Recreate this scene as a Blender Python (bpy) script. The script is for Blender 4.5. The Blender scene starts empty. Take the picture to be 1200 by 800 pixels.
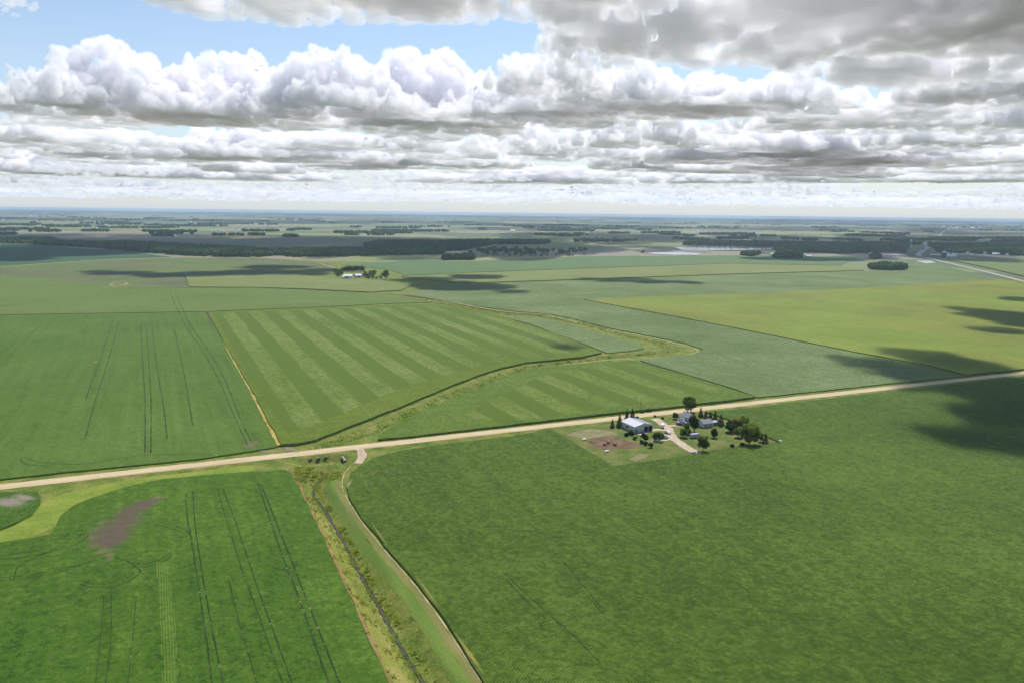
import bpy, bmesh, math, random
import numpy as np
from mathutils import Vector, Matrix, noise as mnoise

# ---------------------------------------------------------------- camera
SC = bpy.context.scene
COL = SC.collection
CAM_H, FPX = 120.0, 915.0                 # drone height; focal length in pixels of a 1200-pixel-wide picture
PITCH, ROLL = math.radians(9.30), math.radians(0.69)
cam_data = bpy.data.cameras.new('camera')
cam = bpy.data.objects.new('camera', cam_data)
COL.objects.link(cam)
cam_data.sensor_width = 36.0
cam_data.lens = 36.0 * FPX / 1200.0
cam_data.clip_start, cam_data.clip_end = 1.0, 200000.0
CAM_M = Matrix.Translation((0, 0, CAM_H)) @ Matrix.Rotation(math.pi / 2 - PITCH, 4, 'X') @ Matrix.Rotation(ROLL, 4, 'Z')
cam.matrix_world = CAM_M
SC.camera = cam

# ---------------------------------------------------------------- view and light
SC.view_settings.view_transform = 'Standard'
SC.view_settings.look = 'None'
SC.view_settings.gamma = 1.0
SC.view_settings.exposure = 0.14
SC.cycles.max_bounces = 36
SC.cycles.diffuse_bounces = 2
SC.cycles.glossy_bounces = 2
SC.cycles.volume_bounces = 32
SC.cycles.transparent_max_bounces = 1024
SC.cycles.use_denoising = True
SC.cycles.denoiser = 'OPENIMAGEDENOISE'
SC.cycles.denoising_prefilter = 'ACCURATE'
SC.cycles.denoising_input_passes = 'RGB_ALBEDO_NORMAL'
SUN_AZ, SUN_EL = math.radians(14.0), math.radians(52.0)    # azimuth to the right of the view
SUN_DIR = Vector((math.sin(SUN_AZ) * math.cos(SUN_EL), math.cos(SUN_AZ) * math.cos(SUN_EL), math.sin(SUN_EL)))
sun_data = bpy.data.lights.new('sun', 'SUN')
sun_data.energy = 4.6
sun_data.angle = math.radians(0.5)
sun_data.color = (1.0, 0.975, 0.935)
sun = bpy.data.objects.new('sun', sun_data)
sun.rotation_euler = (-SUN_DIR).to_track_quat('-Z', 'Y').to_euler()
sun.location = (0, 0, 4000)
COL.objects.link(sun)


class NT:
    """small helper for building node trees"""
    def __init__(self, tree):
        self.t = tree
    def n(self, typ, **kw):
        nd = self.t.nodes.new(typ)
        for k, v in kw.items():
            setattr(nd, k, v)
        return nd
    def put(self, sock, v):
        if isinstance(v, bpy.types.NodeSocket):
            self.t.links.new(v, sock)
        elif isinstance(v, (tuple, list, Vector)) and sock.type == 'RGBA' and len(v) == 3:
            sock.default_value = (v[0], v[1], v[2], 1)
        elif v is not None:
            sock.default_value = v
    def m(self, op, a, b=None, c=None, clamp=False):
        nd = self.n('ShaderNodeMath', operation=op, use_clamp=clamp)
        for i, v in enumerate((a, b, c)):
            if v is not None:
                self.put(nd.inputs[i], v)
        return nd.outputs[0]
    def v(self, op, a, b=None, s=None):
        nd = self.n('ShaderNodeVectorMath', operation=op)
        self.put(nd.inputs[0], a)
        if b is not None:
            self.put(nd.inputs[1], b)
        if s is not None:
            self.put(nd.inputs[3], s)
        return nd.outputs[1] if op in ('DOT_PRODUCT', 'LENGTH', 'DISTANCE') else nd.outputs[0]
    def xyz(self, a):
        nd = self.n('ShaderNodeSeparateXYZ')
        self.put(nd.inputs[0], a)
        return nd.outputs
    def comb(self, x, y, z):
        nd = self.n('ShaderNodeCombineXYZ')
        for i, v in enumerate((x, y, z)):
            self.put(nd.inputs[i], v)
        return nd.outputs[0]
    def noise(self, vec, scale, detail=3.0, rough=0.5, lac=2.0, dist=0.0, color=False, dims='3D', typ='FBM'):
        nd = self.n('ShaderNodeTexNoise', noise_dimensions=dims)
        nd.noise_type = typ
        if vec is not None:
            self.put(nd.inputs['Vector'], vec)
        self.put(nd.inputs['Scale'], scale)
        self.put(nd.inputs['Detail'], detail)
        self.put(nd.inputs['Roughness'], rough)
        self.put(nd.inputs['Lacunarity'], lac)
        self.put(nd.inputs['Distortion'], dist)
        return nd.outputs['Color' if color else 'Fac']
    def mix(self, f, a, b, blend='MIX', clampf=True):
        nd = self.n('ShaderNodeMix', data_type='RGBA', blend_type=blend, clamp_factor=clampf)
        self.put(nd.inputs[0], f)
        self.put(nd.inputs[6], a)
        self.put(nd.inputs[7], b)
        return nd.outputs[2]
    def ss(self, x, lo, hi, a=0.0, b=1.0):
        nd = self.n('ShaderNodeMapRange', interpolation_type='SMOOTHSTEP')
        for i, v in enumerate((x, lo, hi, a, b)):
            self.put(nd.inputs[i], v)
        return nd.outputs[0]
    def lin(self, x, lo, hi, a=0.0, b=1.0):
        nd = self.n('ShaderNodeMapRange')
        for i, v in enumerate((x, lo, hi, a, b)):
            self.put(nd.inputs[i], v)
        return nd.outputs[0]
    def ramp(self, f, stops, interp='LINEAR'):
        nd = self.n('ShaderNodeValToRGB')
        self.put(nd.inputs[0], f)
        cr = nd.color_ramp
        cr.interpolation = interp
        while len(cr.elements) > 1:
            cr.elements.remove(cr.elements[0])
        cr.elements[0].position = stops[0][0]
        cr.elements[0].color = (*stops[0][1], 1)
        for p, c in stops[1:]:
            e = cr.elements.new(p)
            e.color = (*c, 1)
        return nd.outputs[0]


# ---------------------------------------------------------------- world: clear Nishita sky, the clouds are real volumes
def build_world():
    w = bpy.data.worlds.new('World')
    SC.world = w
    w.use_nodes = True
    T = NT(w.node_tree)
    bg = w.node_tree.nodes['Background']
    bg.inputs[1].default_value = 0.12
    sky = T.n('ShaderNodeTexSky', sky_type='NISHITA')
    sky.sun_disc = False
    sky.sun_elevation, sky.sun_rotation = SUN_EL, SUN_AZ
    sky.altitude = 400
    sky.air_density, sky.dust_density, sky.ozone_density = 1.0, 0.35, 1.6
    # milky air low over the horizon, beyond the last clouds
    dz = T.xyz(T.n('ShaderNodeTexCoord').outputs['Generated'])[2]
    f = T.m('MULTIPLY', T.m('EXPONENT', T.m('MULTIPLY', T.m('MAXIMUM', dz, 0.0), -9.0)), 0.9)
    T.put(bg.inputs[0], T.mix(f, sky.outputs[0], (4.8, 5.25, 5.7)))


build_world()


# ---------------------------------------------------------------- helpers
def G(px, py, z=0.0):
    """the point at height z that the photograph (1200 x 800) shows at px, py"""
    d = CAM_M.to_3x3() @ Vector(((px - 600) / FPX, -(py - 400) / FPX, -1.0))
    t = (z - CAM_H) / d.z
    return Vector((d.x * t, d.y * t, z))


def tag(o, label=None, cat=None, group=None, kind=None):
    if label: o['label'] = label
    if cat: o['category'] = cat
    if group: o['group'] = group
    if kind: o['kind'] = kind
    return o


def empty(name, loc, rz=0.0):
    o = bpy.data.objects.new(name, None)
    COL.objects.link(o)
    o.location = loc
    o.rotation_euler = (0, 0, rz)
    o.empty_display_size = 1
    return o


def link_mesh(name, verts, faces, mats, parent=None, mat_idx=None, smooth=False):
    me = bpy.data.meshes.new(name)
    me.from_pydata([tuple(v) for v in verts], [], [tuple(f) for f in faces])
    for m in (mats if isinstance(mats, (list, tuple)) else [mats]):
        me.materials.append(m)
    if mat_idx is not None:
        me.polygons.foreach_set('material_index', mat_idx)
    if smooth:
        me.polygons.foreach_set('use_smooth', [True] * len(me.polygons))
    me.update()
    o = bpy.data.objects.new(name, me)
    COL.objects.link(o)
    o.parent = parent
    return o


def copy_tree(o, parent=None):
    c = o.copy()
    COL.objects.link(c)
    c.parent = parent
    for ch in list(o.children):
        copy_tree(ch, c)
    return c


class MB:
    """collects boxes, prisms and tubes into one mesh"""
    def __init__(self):
        self.v, self.f = [], []
    def add(self, vs, fs):
        n = len(self.v)
        self.v += [tuple(v) for v in vs]
        self.f += [tuple(i + n for i in f) for f in fs]
        return self
    def box(self, x0, x1, y0, y1, z0, z1):
        vs = [(x, y, z) for z in (z0, z1) for x, y in ((x0, y0), (x1, y0), (x1, y1), (x0, y1))]
        return self.add(vs, [(0, 3, 2, 1), (4, 5, 6, 7), (0, 1, 5, 4), (1, 2, 6, 5), (2, 3, 7, 6), (3, 0, 4, 7)])
    def prism_x(self, prof, x0, x1):
        """profile in y,z (anticlockwise seen from +x) pushed along x"""
        n = len(prof)
        vs = [(x0, y, z) for y, z in prof] + [(x1, y, z) for y, z in prof]
        fs = [tuple(range(n))[::-1], tuple(range(n, 2 * n))]
        fs += [(i, (i + 1) % n, n + (i + 1) % n, n + i) for i in range(n)]
        return self.add(vs, fs)
    def tube(self, p0, p1, r0, r1=None, n=8, cap=True):
        p0, p1 = Vector(p0), Vector(p1)
        r1 = r0 if r1 is None else r1
        q = (p1 - p0).to_track_quat('Z', 'Y')
        vs = []
        for p, r in ((p0, r0), (p1, r1)):
            for i in range(n):
                a = 2 * math.pi * i / n
                vs.append(p + q @ Vector((math.cos(a) * r, math.sin(a) * r, 0)))
        fs = [(i, (i + 1) % n, n + (i + 1) % n, n + i) for i in range(n)]
        if cap:
            fs += [tuple(range(n))[::-1], tuple(range(n, 2 * n))]
        return self.add(vs, fs)
    def build(self, name, mat, parent=None, smooth=False):
        return link_mesh(name, self.v, self.f, mat, parent, smooth=smooth)


# ---------------------------------------------------------------- materials
MATS = {}
def new_mat(name):
    m = bpy.data.materials.new(name)
    m.use_nodes = True
    T = NT(m.node_tree)
    b = m.node_tree.nodes['Principled BSDF']
    MATS[name] = m
    return m, T, b


def plain(name, col, rough=0.7, var=0.15, scale=1.0, metallic=0.0, spec=0.3):
    if name in MATS:
        return MATS[name]
    m, T, b = new_mat(name)
    pos = T.n('ShaderNodeNewGeometry').outputs['Position']
    n = T.noise(pos, scale, 4.0, 0.6)
    c = T.mix(n, tuple(x * (1 - var * 1.6) for x in col), tuple(min(1, x * (1 + var * 1.2)) for x in col))
    T.put(b.inputs['Base Color'], c)
    b.inputs['Roughness'].default_value = rough
    b.inputs['Metallic'].default_value = metallic
    b.inputs['Specular IOR Level'].default_value = spec
    return m


ROW_A = math.radians(-24.6)     # azimuth of the section lines that lead away from the camera
ROW_B = math.radians(65.7)      # azimuth of the gravel road


def axis(az):
    return Vector((math.sin(az), math.cos(az), 0))


def crop_mat(name, base, dark, light, row_az=ROW_A, row=0.76, row_amt=0.5, stripe=None, blotch=0.5, grain=1.0, spots=(),
             streak=0.3, sheen=0.0, bump=0.6, fleck=None, lightb=None):
    """a crop canopy: leaf grain, planted rows, drifts of paler and darker growth, bare patches (spots), leaf sheen of planter passes painted as colour (stripe)"""
    m, T, b = new_mat(name)
    pos = T.n('ShaderNodeNewGeometry').outputs['Position']
    nrm = axis(row_az + math.pi / 2)
    u = T.v('DOT_PRODUCT', pos, tuple(nrm))               # across the rows
    al = T.v('DOT_PRODUCT', pos, tuple(axis(row_az)))      # along them
    uv = T.comb(u, al, 0.0)
    # leaf grain at several sizes
    g1 = T.noise(pos, 1.5, 2.0, 0.8)
    g2 = T.noise(pos, 0.36, 5.0, 0.75)
    g3 = T.noise(T.v('MULTIPLY', uv, (1.0, 0.45, 1.0)), 0.10, 5.0, 0.72)
    g4 = T.noise(pos, 0.0085, 4.0, 0.55, dist=0.4)
    g5 = T.noise(T.v('MULTIPLY', uv, (1.0, 0.03, 1.0)), 0.22, 4.0, 0.65)   # long streaks with the rows
    grain_v = T.m('ADD', T.m('MULTIPLY', T.m('SUBTRACT', g1, 0.5), 1.5 * grain), T.m('MULTIPLY', T.m('SUBTRACT', g2, 0.5), 0.8 * grain))
    def cells(sc):      # every clump of leaves has its own brightness
        vo = T.n('ShaderNodeTexVoronoi')
        T.put(vo.inputs['Vector'], pos)
        vo.inputs['Scale'].default_value = sc
        return T.m('SUBTRACT', T.xyz(vo.outputs['Color'])[0], 0.5)
    cl = T.m('ADD', T.m('MULTIPLY', cells(0.85), 0.42), T.m('ADD', T.m('MULTIPLY', cells(0.42), 0.26), T.m('MULTIPLY', cells(0.16), 0.04)))
    grain_v = T.m('MULTIPLY_ADD', cl, 1.5 * grain, grain_v)
    rowv = T.m('SINE', T.m('MULTIPLY', u, 2 * math.pi / row))
    f = T.m('MULTIPLY_ADD', grain_v, 0.62, 0.5)
    f = T.m('MULTIPLY_ADD', T.m('SUBTRACT', g3, 0.5), 0.25 + blotch * 0.7, f)
    f = T.m('MULTIPLY_ADD', T.m('SUBTRACT', g4, 0.5), blotch * 2.2, f)
    f = T.m('MULTIPLY_ADD', T.m('SUBTRACT', g5, 0.5), streak * 1.6, f)
    f = T.m('MULTIPLY_ADD', rowv, row_amt * 0.30, f)
    col = T.mix(T.ss(f, 0.0, 0.5), dark, base)
    col = T.mix(T.ss(f, 0.5, 1.05), col, light)
    if lightb:   # a second hue in wide drifts
        g6 = T.noise(pos, 0.004, 3.0, 0.5)
        col = T.mix(T.ss(g6, 0.42, 0.68, 0.0, 0.8), col, T.mix(f, tuple(x * .7 for x in lightb), lightb))
    if stripe:  # sheen of bent leaves put into the colour as bands
        period, amt, phase, wob = stripe
        su = T.m('MULTIPLY_ADD', T.m('SUBTRACT', T.noise(pos, 0.02, 2.0), 0.5), wob, u)
        s = T.m('SINE', T.m('MULTIPLY', T.m('ADD', su, phase), 2 * math.pi / period))
        s = T.ss(T.m('ADD', s, T.m('MULTIPLY', T.m('SUBTRACT', g2, 0.5), 0.5)), -0.22, 0.22)
        col = T.mix(T.m('MULTIPLY', s, amt), col, stripe_dark(base, dark))
    if fleck:
        vo = T.n('ShaderNodeTexVoronoi')
        T.put(vo.inputs['Vector'], pos)
        vo.inputs['Scale'].default_value = 0.45
        fl = T.m('MULTIPLY', T.ss(vo.outputs['Distance'], 0.05, 0.35, 1.0, 0.0), T.ss(T.noise(pos, 0.03, 3.0), 0.45, 0.6))
        col = T.mix(T.m('MULTIPLY', fl, 0.32), col, fleck)
    for (cx, cy, rx, ry, rot, scol, edge) in spots:
        d = T.v('SUBTRACT', pos, (cx, cy, 0))
        du = T.v('DOT_PRODUCT', d, (math.cos(rot) / rx, math.sin(rot) / rx, 0))
        dv = T.v('DOT_PRODUCT', d, (-math.sin(rot) / ry, math.cos(rot) / ry, 0))
        r = T.m('SQRT', T.m('ADD', T.m('MULTIPLY', du, du), T.m('MULTIPLY', dv, dv)))
        r = T.m('ADD', r, T.m('MULTIPLY', T.m('SUBTRACT', T.noise(pos, 0.11, 4.0, 0.65), 0.5), 1.1))
        r = T.m('ADD', r, T.m('MULTIPLY', T.m('SUBTRACT', T.noise(pos, 0.7, 3.0, 0.7), 0.5), 0.9))
        mk = T.ss(r, 1.0 - edge, 1.0 + edge * 0.3, 1.0, 0.0)
        col = T.mix(T.m('MULTIPLY', mk, 0.92), col, T.mix(g2, tuple(x * .6 for x in scol), tuple(x * 1.35 for x in scol)))
    T.put(b.inputs['Base Color'], col)
    b.inputs['Roughness'].default_value = 0.75
    b.inputs['Specular IOR Level'].default_value = 0.03 + sheen
    bp = T.n('ShaderNodeBump')
    bp.inputs['Strength'].default_value = bump
    bp.inputs['Distance'].default_value = 0.5
    T.put(bp.inputs['Height'], T.m('ADD', T.m('MULTIPLY', rowv, 0.18 * min(1.0, row_amt)), T.m('ADD', g1, T.m('MULTIPLY', g2, 1.2))))
    T.t.links.new(bp.outputs[0], b.inputs['Normal'])
    return m


def stripe_dark(base, dark):
    return tuple(0.35 * p + 0.65 * q for p, q in zip(base, dark))


def patch_mat(name, stops, scale=0.15, bump=0.5, streak_az=None):
    """rough grass, soil or gravel: noise at several sizes through a colour ramp"""
    m, T, b = new_mat(name)
    pos = T.n('ShaderNodeNewGeometry').outputs['Position']
    p = pos
    if streak_az is not None:
        p = T.comb(T.v('DOT_PRODUCT', pos, tuple(axis(streak_az + math.pi / 2))), T.m('MULTIPLY', T.v('DOT_PRODUCT', pos, tuple(axis(streak_az))), 0.12), 0.0)
    n1 = T.noise(p, scale, 5.0, 0.6)
    n2 = T.noise(pos, scale * 8, 4.0, 0.7)
    f = T.m('MULTIPLY_ADD', T.m('SUBTRACT', n1, 0.5), 1.9, 0.5)
    f = T.m('MULTIPLY_ADD', T.m('SUBTRACT', n2, 0.5), 1.3, f)
    T.put(b.inputs['Base Color'], T.ramp(f, stops))
    b.inputs['Roughness'].default_value = 0.9
    b.inputs['Specular IOR Level'].default_value = 0.1
    bp = T.n('ShaderNodeBump')
    bp.inputs['Strength'].default_value = bump
    bp.inputs['Distance'].default_value = 0.3
    T.put(bp.inputs['Height'], n2)
    T.t.links.new(bp.outputs[0], b.inputs['Normal'])
    return m


def leaf_mat(name, dark, mid, light, trans=0.45, scale=0.25):
    m = bpy.data.materials.new(name)
    m.use_nodes = True
    m.node_tree.nodes.clear()
    T = NT(m.node_tree)
    out = T.n('ShaderNodeOutputMaterial')
    pos = T.n('ShaderNodeNewGeometry').outputs['Position']
    oi = T.n('ShaderNodeObjectInfo').outputs['Random']
    f = T.m('MULTIPLY_ADD', T.m('SUBTRACT', T.noise(pos, scale, 4.0, 0.7), 0.5), 1.8, 0.5)
    f = T.m('MULTIPLY_ADD', T.m('SUBTRACT', oi, 0.5), 0.35, f)
    col = T.mix(T.ss(f, 0.1, 0.5), dark, mid)
    col = T.mix(T.ss(f, 0.5, 0.95), col, light)
    d = T.n('ShaderNodeBsdfDiffuse')
    t = T.n('ShaderNodeBsdfTranslucent')
    T.put(d.inputs[0], col)
    T.put(t.inputs[0], T.mix(0.5, col, tuple(min(1, x * 1.3) for x in light)))
    mx = T.n('ShaderNodeMixShader')
    mx.inputs[0].default_value = trans
    T.t.links.new(d.outputs[0], mx.inputs[1])
    T.t.links.new(t.outputs[0], mx.inputs[2])
    T.t.links.new(mx.outputs[0], out.inputs[0])
    return m


def mat_cloud(name, density, aniso=0.25, tint=(.993, .986, .997)):
    m = bpy.data.materials.new(name)
    m.use_nodes = True
    m.node_tree.nodes.clear()
    T = NT(m.node_tree)
    o = T.n('ShaderNodeOutputMaterial')
    v = T.n('ShaderNodeVolumePrincipled')
    v.inputs['Color'].default_value = (*tint, 1)
    v.inputs['Density'].default_value = density
    v.inputs['Anisotropy'].default_value = aniso
    T.t.links.new(v.outputs[0], o.inputs['Volume'])
    return m


# ---------------------------------------------------------------- clouds: closed lumpy volumes above a common condensation level
CLOUD_BASE = 1200.0
def cloud_mesh(seed, puffs, vox, mat, flat=0.10, rough=1.0):
    """puffs: (x, y, z, radius); merged, roughened into cauliflower, flattened below z = 0"""
    bm = bmesh.new()
    for x, y, z, r in puffs:
        bmesh.ops.create_icosphere(bm, subdivisions=2, radius=r, matrix=Matrix.Translation((x, y, z)))
    me = bpy.data.meshes.new('cloud')
    bm.to_mesh(me)
    bm.free()
    ob = bpy.data.objects.new('cloud', me)
    COL.objects.link(ob)
    md = ob.modifiers.new('merge', 'REMESH')
    md.mode, md.voxel_size = 'VOXEL', vox
    m2 = bpy.data.meshes.new_from_object(ob.evaluated_get(bpy.context.evaluated_depsgraph_get()))
    bpy.data.objects.remove(ob)
    nv = len(m2.vertices)
    co, no = np.empty(nv * 3, np.float32), np.empty(nv * 3, np.float32)
    m2.vertices.foreach_get('co', co)
    m2.vertices.foreach_get('normal', no)
    co, no = co.reshape(-1, 3), no.reshape(-1, 3)
    off = Vector((seed * 13.1, 0, 0))
    d = np.zeros(nv)
    k = vox / 15.0 * (0.6 if vox < 12 else 1.0)
    for i in range(nv):
        p = Vector(co[i])
        a = 0.0
        for sc, am in ((1 / 420, 80), (1 / 190, 58), (1 / 90, 36), (1 / 44, 21), (1 / 23, 11)):
            a += am * (0.60 - 2.2 * abs(mnoise.noise(p * (sc / k) + off)))
        d[i] = a * k * rough
    under = np.clip((no[:, 2] + 0.75) / 0.6, 0.22, 1.0)      # the undersides are smoother than the tops
    co += no * (d * under)[:, None]
    z = co[:, 2]
    co[:, 2] = np.where(z < 0, z * flat, z)
    m2.vertices.foreach_set('co', co.ravel())
    m2.update()
    m2.materials.clear()
    m2.materials.append(mat)
    return m2


def puff_set(seed, L, W, H, n, r0=0.14, r1=0.30):
    """a heap of puffs: highest in the middle, ragged rim"""
    rnd = random.Random(seed)
    towers = [(rnd.uniform(-.75, .75), rnd.uniform(-.5, .5), rnd.uniform(.55, 1.0)) for _ in range(4)]
    out = []
    for i in range(n):
        a, r = rnd.random() * 2 * math.pi, math.sqrt(rnd.random())
        x, y = math.cos(a) * r, math.sin(a) * r
        t = max(h * math.exp(-((x - tx) ** 2 * 4 + (y - ty) ** 2 * 2.2)) for tx, ty, h in towers)
        f = (1 - r * r) * 0.25 + t * 0.85
        R = H * (r0 + (r1 - r0) * rnd.random() ** 1.5) * (0.6 + 0.5 * f)
        z = rnd.random() ** 0.8 * H * f * 0.85
        out.append((x * L, y * W, z, R))
    return out


def build_clouds():
    dense, soft, faint = mat_cloud('cloud_vapour', 0.0088), mat_cloud('cloud_vapour_soft', 0.006), mat_cloud('cloud_vapour_far', 0.0042, tint=(.968, .966, .985))
    deckv = mat_cloud('cloud_vapour_deck', 0.0085, tint=(.989, .982, .993))
    thick = mat_cloud('cloud_vapour_thick', 0.08)
    big = [cloud_mesh(s, puff_set(s, 1000, 620, 480, 170), 15, dense) for s in (1, 2, 3)]
    tall = [cloud_mesh(s, puff_set(s, 1250, 800, 900, 420, 0.07, 0.19), 17, dense) for s in (16, 17, 18, 19)]
    mid = [cloud_mesh(s, puff_set(s, 620, 480, 300, 55), 15, dense) for s in (4, 5, 6)]
    low = [cloud_mesh(s, puff_set(s, 800, 560, 200, 150), 15, soft) for s in (7, 8)]
    deck = [cloud_mesh(s, [(x, y, z * .5, r * 2.1) for x, y, z, r in puff_set(s, 2300, 1500, 420, 240)], 34, deckv, 0.10, .5) for s in (14, 15)]
    far = [cloud_mesh(s, puff_set(s, 1500, 1100, 330, 90), 34, faint, .1, .42) for s in (9, 10, 11)]
    rnd = random.Random(21)
    root = empty('clouds', (0, 9000, CLOUD_BASE))
    tag(root, 'broken white and grey cumulus clouds filling the sky down to the horizon', 'clouds', None, 'stuff')

    def put(me, x, y, sx, sy, sz, rz, z=CLOUD_BASE):
        o = bpy.data.objects.new('cloud', me)
        COL.objects.link(o)
        o.parent = root
        o.location = (x, y - 9000, z - CLOUD_BASE)
        o.rotation_euler = (0, 0, rz)
        o.scale = (sx, sy, sz)
        return o
    # px centre, base py, width px, height px, prototype, depth in m
    for (px, bpy_, w, h, kind, dep, j) in CLOUD_LIST:
        e = (252 + 0.012 * (px - 600) - bpy_) / FPX
        dist = (CLOUD_BASE - CAM_H) / e
        x = (px - 600) / FPX * dist
        src, L, W, H = {'b': (big, 1000, 620, 480), 'm': (mid, 620, 480, 300), 'l': (low, 800, 560, 180), 'd': (deck, 2300, 1500, 420), 't': (tall, 1250, 800, 900)}[kind]
        ww, hh = w / FPX * dist, h / FPX * dist
        put(src[j % len(src)], x, dist + dep * (0.5 if kind != 'd' else -0.5), ww / (2 * L) * 0.92, dep / (2 * W), hh / H * 0.80, rnd.uniform(-.12, .12) - math.atan2(x, dist) + (math.pi if j >= 3 else 0))
    # the deck towards the horizon
    placed = []
    for i in range(260):
        y = 13500 + 46000 * rnd.random() ** 1.1
        x = rnd.uniform(-.78, .78) * y
        s = rnd.uniform(.6, 1.35)
        if y < 24000:
            put(rnd.choice(mid + big), x, y, s * 1.5, s * 1.3, s * rnd.uniform(.7, 1.25), rnd.uniform(0, 6.28), CLOUD_BASE + rnd.uniform(-40, 120))
        else:
            put(rnd.choice(far), x, y, s * 1.2, s * 1.2, s * rnd.uniform(.7, 1.3), rnd.uniform(0, 6.28), CLOUD_BASE + rnd.uniform(-60, 160))
    haze_far = mat_cloud('cloud_vapour_horizon', 0.0022, tint=(.88, .89, .91))
    hz = [cloud_mesh(s, puff_set(s, 1500, 1100, 330, 70), 60, haze_far, .1, .22) for s in (12, 13)]
    for i in range(230):
        y = 42000 + 58000 * rnd.random()
        x = rnd.uniform(-.78, .78) * y
        s = rnd.uniform(1.6, 3.2)
        put(rnd.choice(hz), x, y, s * 1.5, s, s * rnd.uniform(.5, 1.0), rnd.uniform(-.3, .3), CLOUD_BASE + rnd.uniform(-60, 260))
    # clouds overhead and outside the frame, whose shadows lie on the fields
    for n, (pts, h) in enumerate(SHADOW_CLOUDS):
        sh = SUN_DIR * ((h) / SUN_DIR.z)
        c = G(*pts[0][:2])
        ps = []
        rr = random.Random(100 + n)
        for (px, py, r) in pts:
            g = G(px, py) - c
            ps.append((g.x, g.y, r * 0.15, r))
            for q in range(5):
                a = rr.uniform(0, 6.28)
                rq = r * rr.uniform(.3, .6)
                ps.append((g.x + math.cos(a) * r * .8, g.y + math.sin(a) * r * .8, rq * .3, rq))
        vx = max(7, min(24, 0.16 * min(p[2] for p in pts)))
        me = cloud_mesh(40 + n, ps, vx, thick, 0.2, 0.6)
        put(me, c.x + sh.x, c.y + sh.y, 1, 1, 1, 0, h)


CLOUD_LIST = [
    (110, 132, 300, 134, 't', 2000, 0), (255, 140, 250, 122, 't', 1900, 1), (395, 131, 230, 120, 't', 1900, 2), (500, 150, 240, 132, 't', 1900, 3), (615, 138, 230, 112, 't', 1800, 4),
    (700, 150, 200, 80, 'm', 1400, 1), (20, 118, 120, 60, 'm', 1100, 2), (330, 152, 130, 50, 'm', 1200, 3), (170, 146, 120, 40, 'm', 1000, 0),
    (60, 148, 190, 36, 'm', 1200, 0), (150, 186, 260, 52, 'b', 2400, 4), (330, 188, 260, 58, 'b', 2400, 2), (30, 205, 200, 50, 'm', 2400, 1),
    (520, 196, 220, 52, 'b', 2400, 0), (640, 186, 190, 46, 'm', 2000, 4), (760, 170, 180, 55, 'b', 1800, 1), (560, 160, 60, 14, 'm', 900, 2),
    (870, 188, 260, 66, 'b', 2200, 3), (1010, 194, 220, 62, 'b', 2300, 2), (1130, 170, 200, 66, 'b', 1900, 0), (1210, 150, 160, 90, 'b', 1500, 5),
    (900, 150, 160, 50, 'm', 1500, 2), (1020, 142, 260, 46, 'b', 1600, 4), (1180, 108, 200, 70, 'b', 1400, 1),
    (835, 90, 440, 100, 'd', 2700, 0), (1010, 114, 340, 80, 'd', 2500, 1), (1180, 66, 300, 100, 'd', 1900, 3), (1060, 80, 260, 90, 'd', 1700, 2),
    (700, 60, 160, 70, 'b', 1200, 4), (1180, 118, 240, 100, 'b', 1400, 3), (900, 128, 260, 60, 'b', 1500, 1), (760, 132, 260, 62, 'b', 1400, 4), (1060, 150, 220, 60, 'b', 1500, 0),
    (385, 46, 420, 130, 'd', 1700, 0), (560, 44, 340, 130, 'd', 1700, 1), (640, 100, 160, 60, 'b', 1400, 1), (720, 122, 200, 70, 'b', 1500, 3), (830, 128, 260, 60, 'b', 1500, 0),
    (8, 14, 50, 16, 'm', 500, 1), (900, 215, 300, 30, 'b', 2500, 1), (250, 212, 300, 26, 'b', 2500, 3), (600, 216, 300, 28, 'b', 2500, 5), (1150, 214, 260, 32, 'b', 2500, 2), (60, 170, 160, 34, 'm', 1800, 3), (450, 178, 160, 30, 'm', 1500, 2),
]
SHADOW_CLOUDS = [   # (photo px, photo py, radius m) of the shadow on the ground; height of the cloud
    ([(1190, 458, 46), (1140, 456, 34), (1200, 485, 40), (1250, 470, 60), (1098, 446, 28), (1060, 437, 28), (1100, 500, 16), (1140, 506, 22), (1190, 512, 24), (1020, 425, 22), (1090, 432, 26), (1130, 436, 24), (1280, 500, 46), (1070, 456, 16), (1100, 420, 26), (1060, 414, 20), (1020, 436, 16), (1140, 428, 24), (985, 418, 12), (1230, 520, 24)], 1200),
    ([(1190, 372, 55), (1150, 366, 26), (1120, 362, 14), (1230, 380, 60), (1170, 388, 24), (1210, 352, 30)], 1250),
    ([(545, 336, 60), (520, 333, 50), (575, 337, 36), (500, 328, 45), (600, 342, 22), (560, 325, 50)], 1300),
    ([(250, 321, 60), (300, 319, 75), (200, 322, 55), (350, 319, 60), (150, 320, 45), (385, 316, 40), (330, 313, 60), (120, 318, 30)], 1900),
    ([(30, 296, 190), (80, 292, 170), (130, 296, 110), (-40, 300, 160), (10, 304, 70)], 2100),
    ([(720, 329, 30), (760, 331, 40), (690, 327, 24), (800, 331, 26), (740, 327, 26)], 1500),
    ([(930, 303, 90), (980, 304, 80), (890, 303, 60), (1030, 303, 50)], 2100),
    ([(650, 404, 13), (670, 408, 10), (630, 399, 9)], 900),
    ([(420, 291, 170), (480, 289, 200), (350, 291, 150), (560, 287, 170), (300, 289, 120)], 2100),
]
build_clouds()
# ---------------------------------------------------------------- terrain: one sheet, with the drainage ditches cut into it
def pts(lst, z=0.0):
    return [G(a, b, z) for a, b in lst]


DITCH_LOW = pts([(384, 549), (376, 556), (368, 563), (368, 574), (380, 590), (393, 610), (405, 631), (420, 659), (440, 694), (460, 729), (481, 765), (505, 801), (545, 870)])

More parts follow.
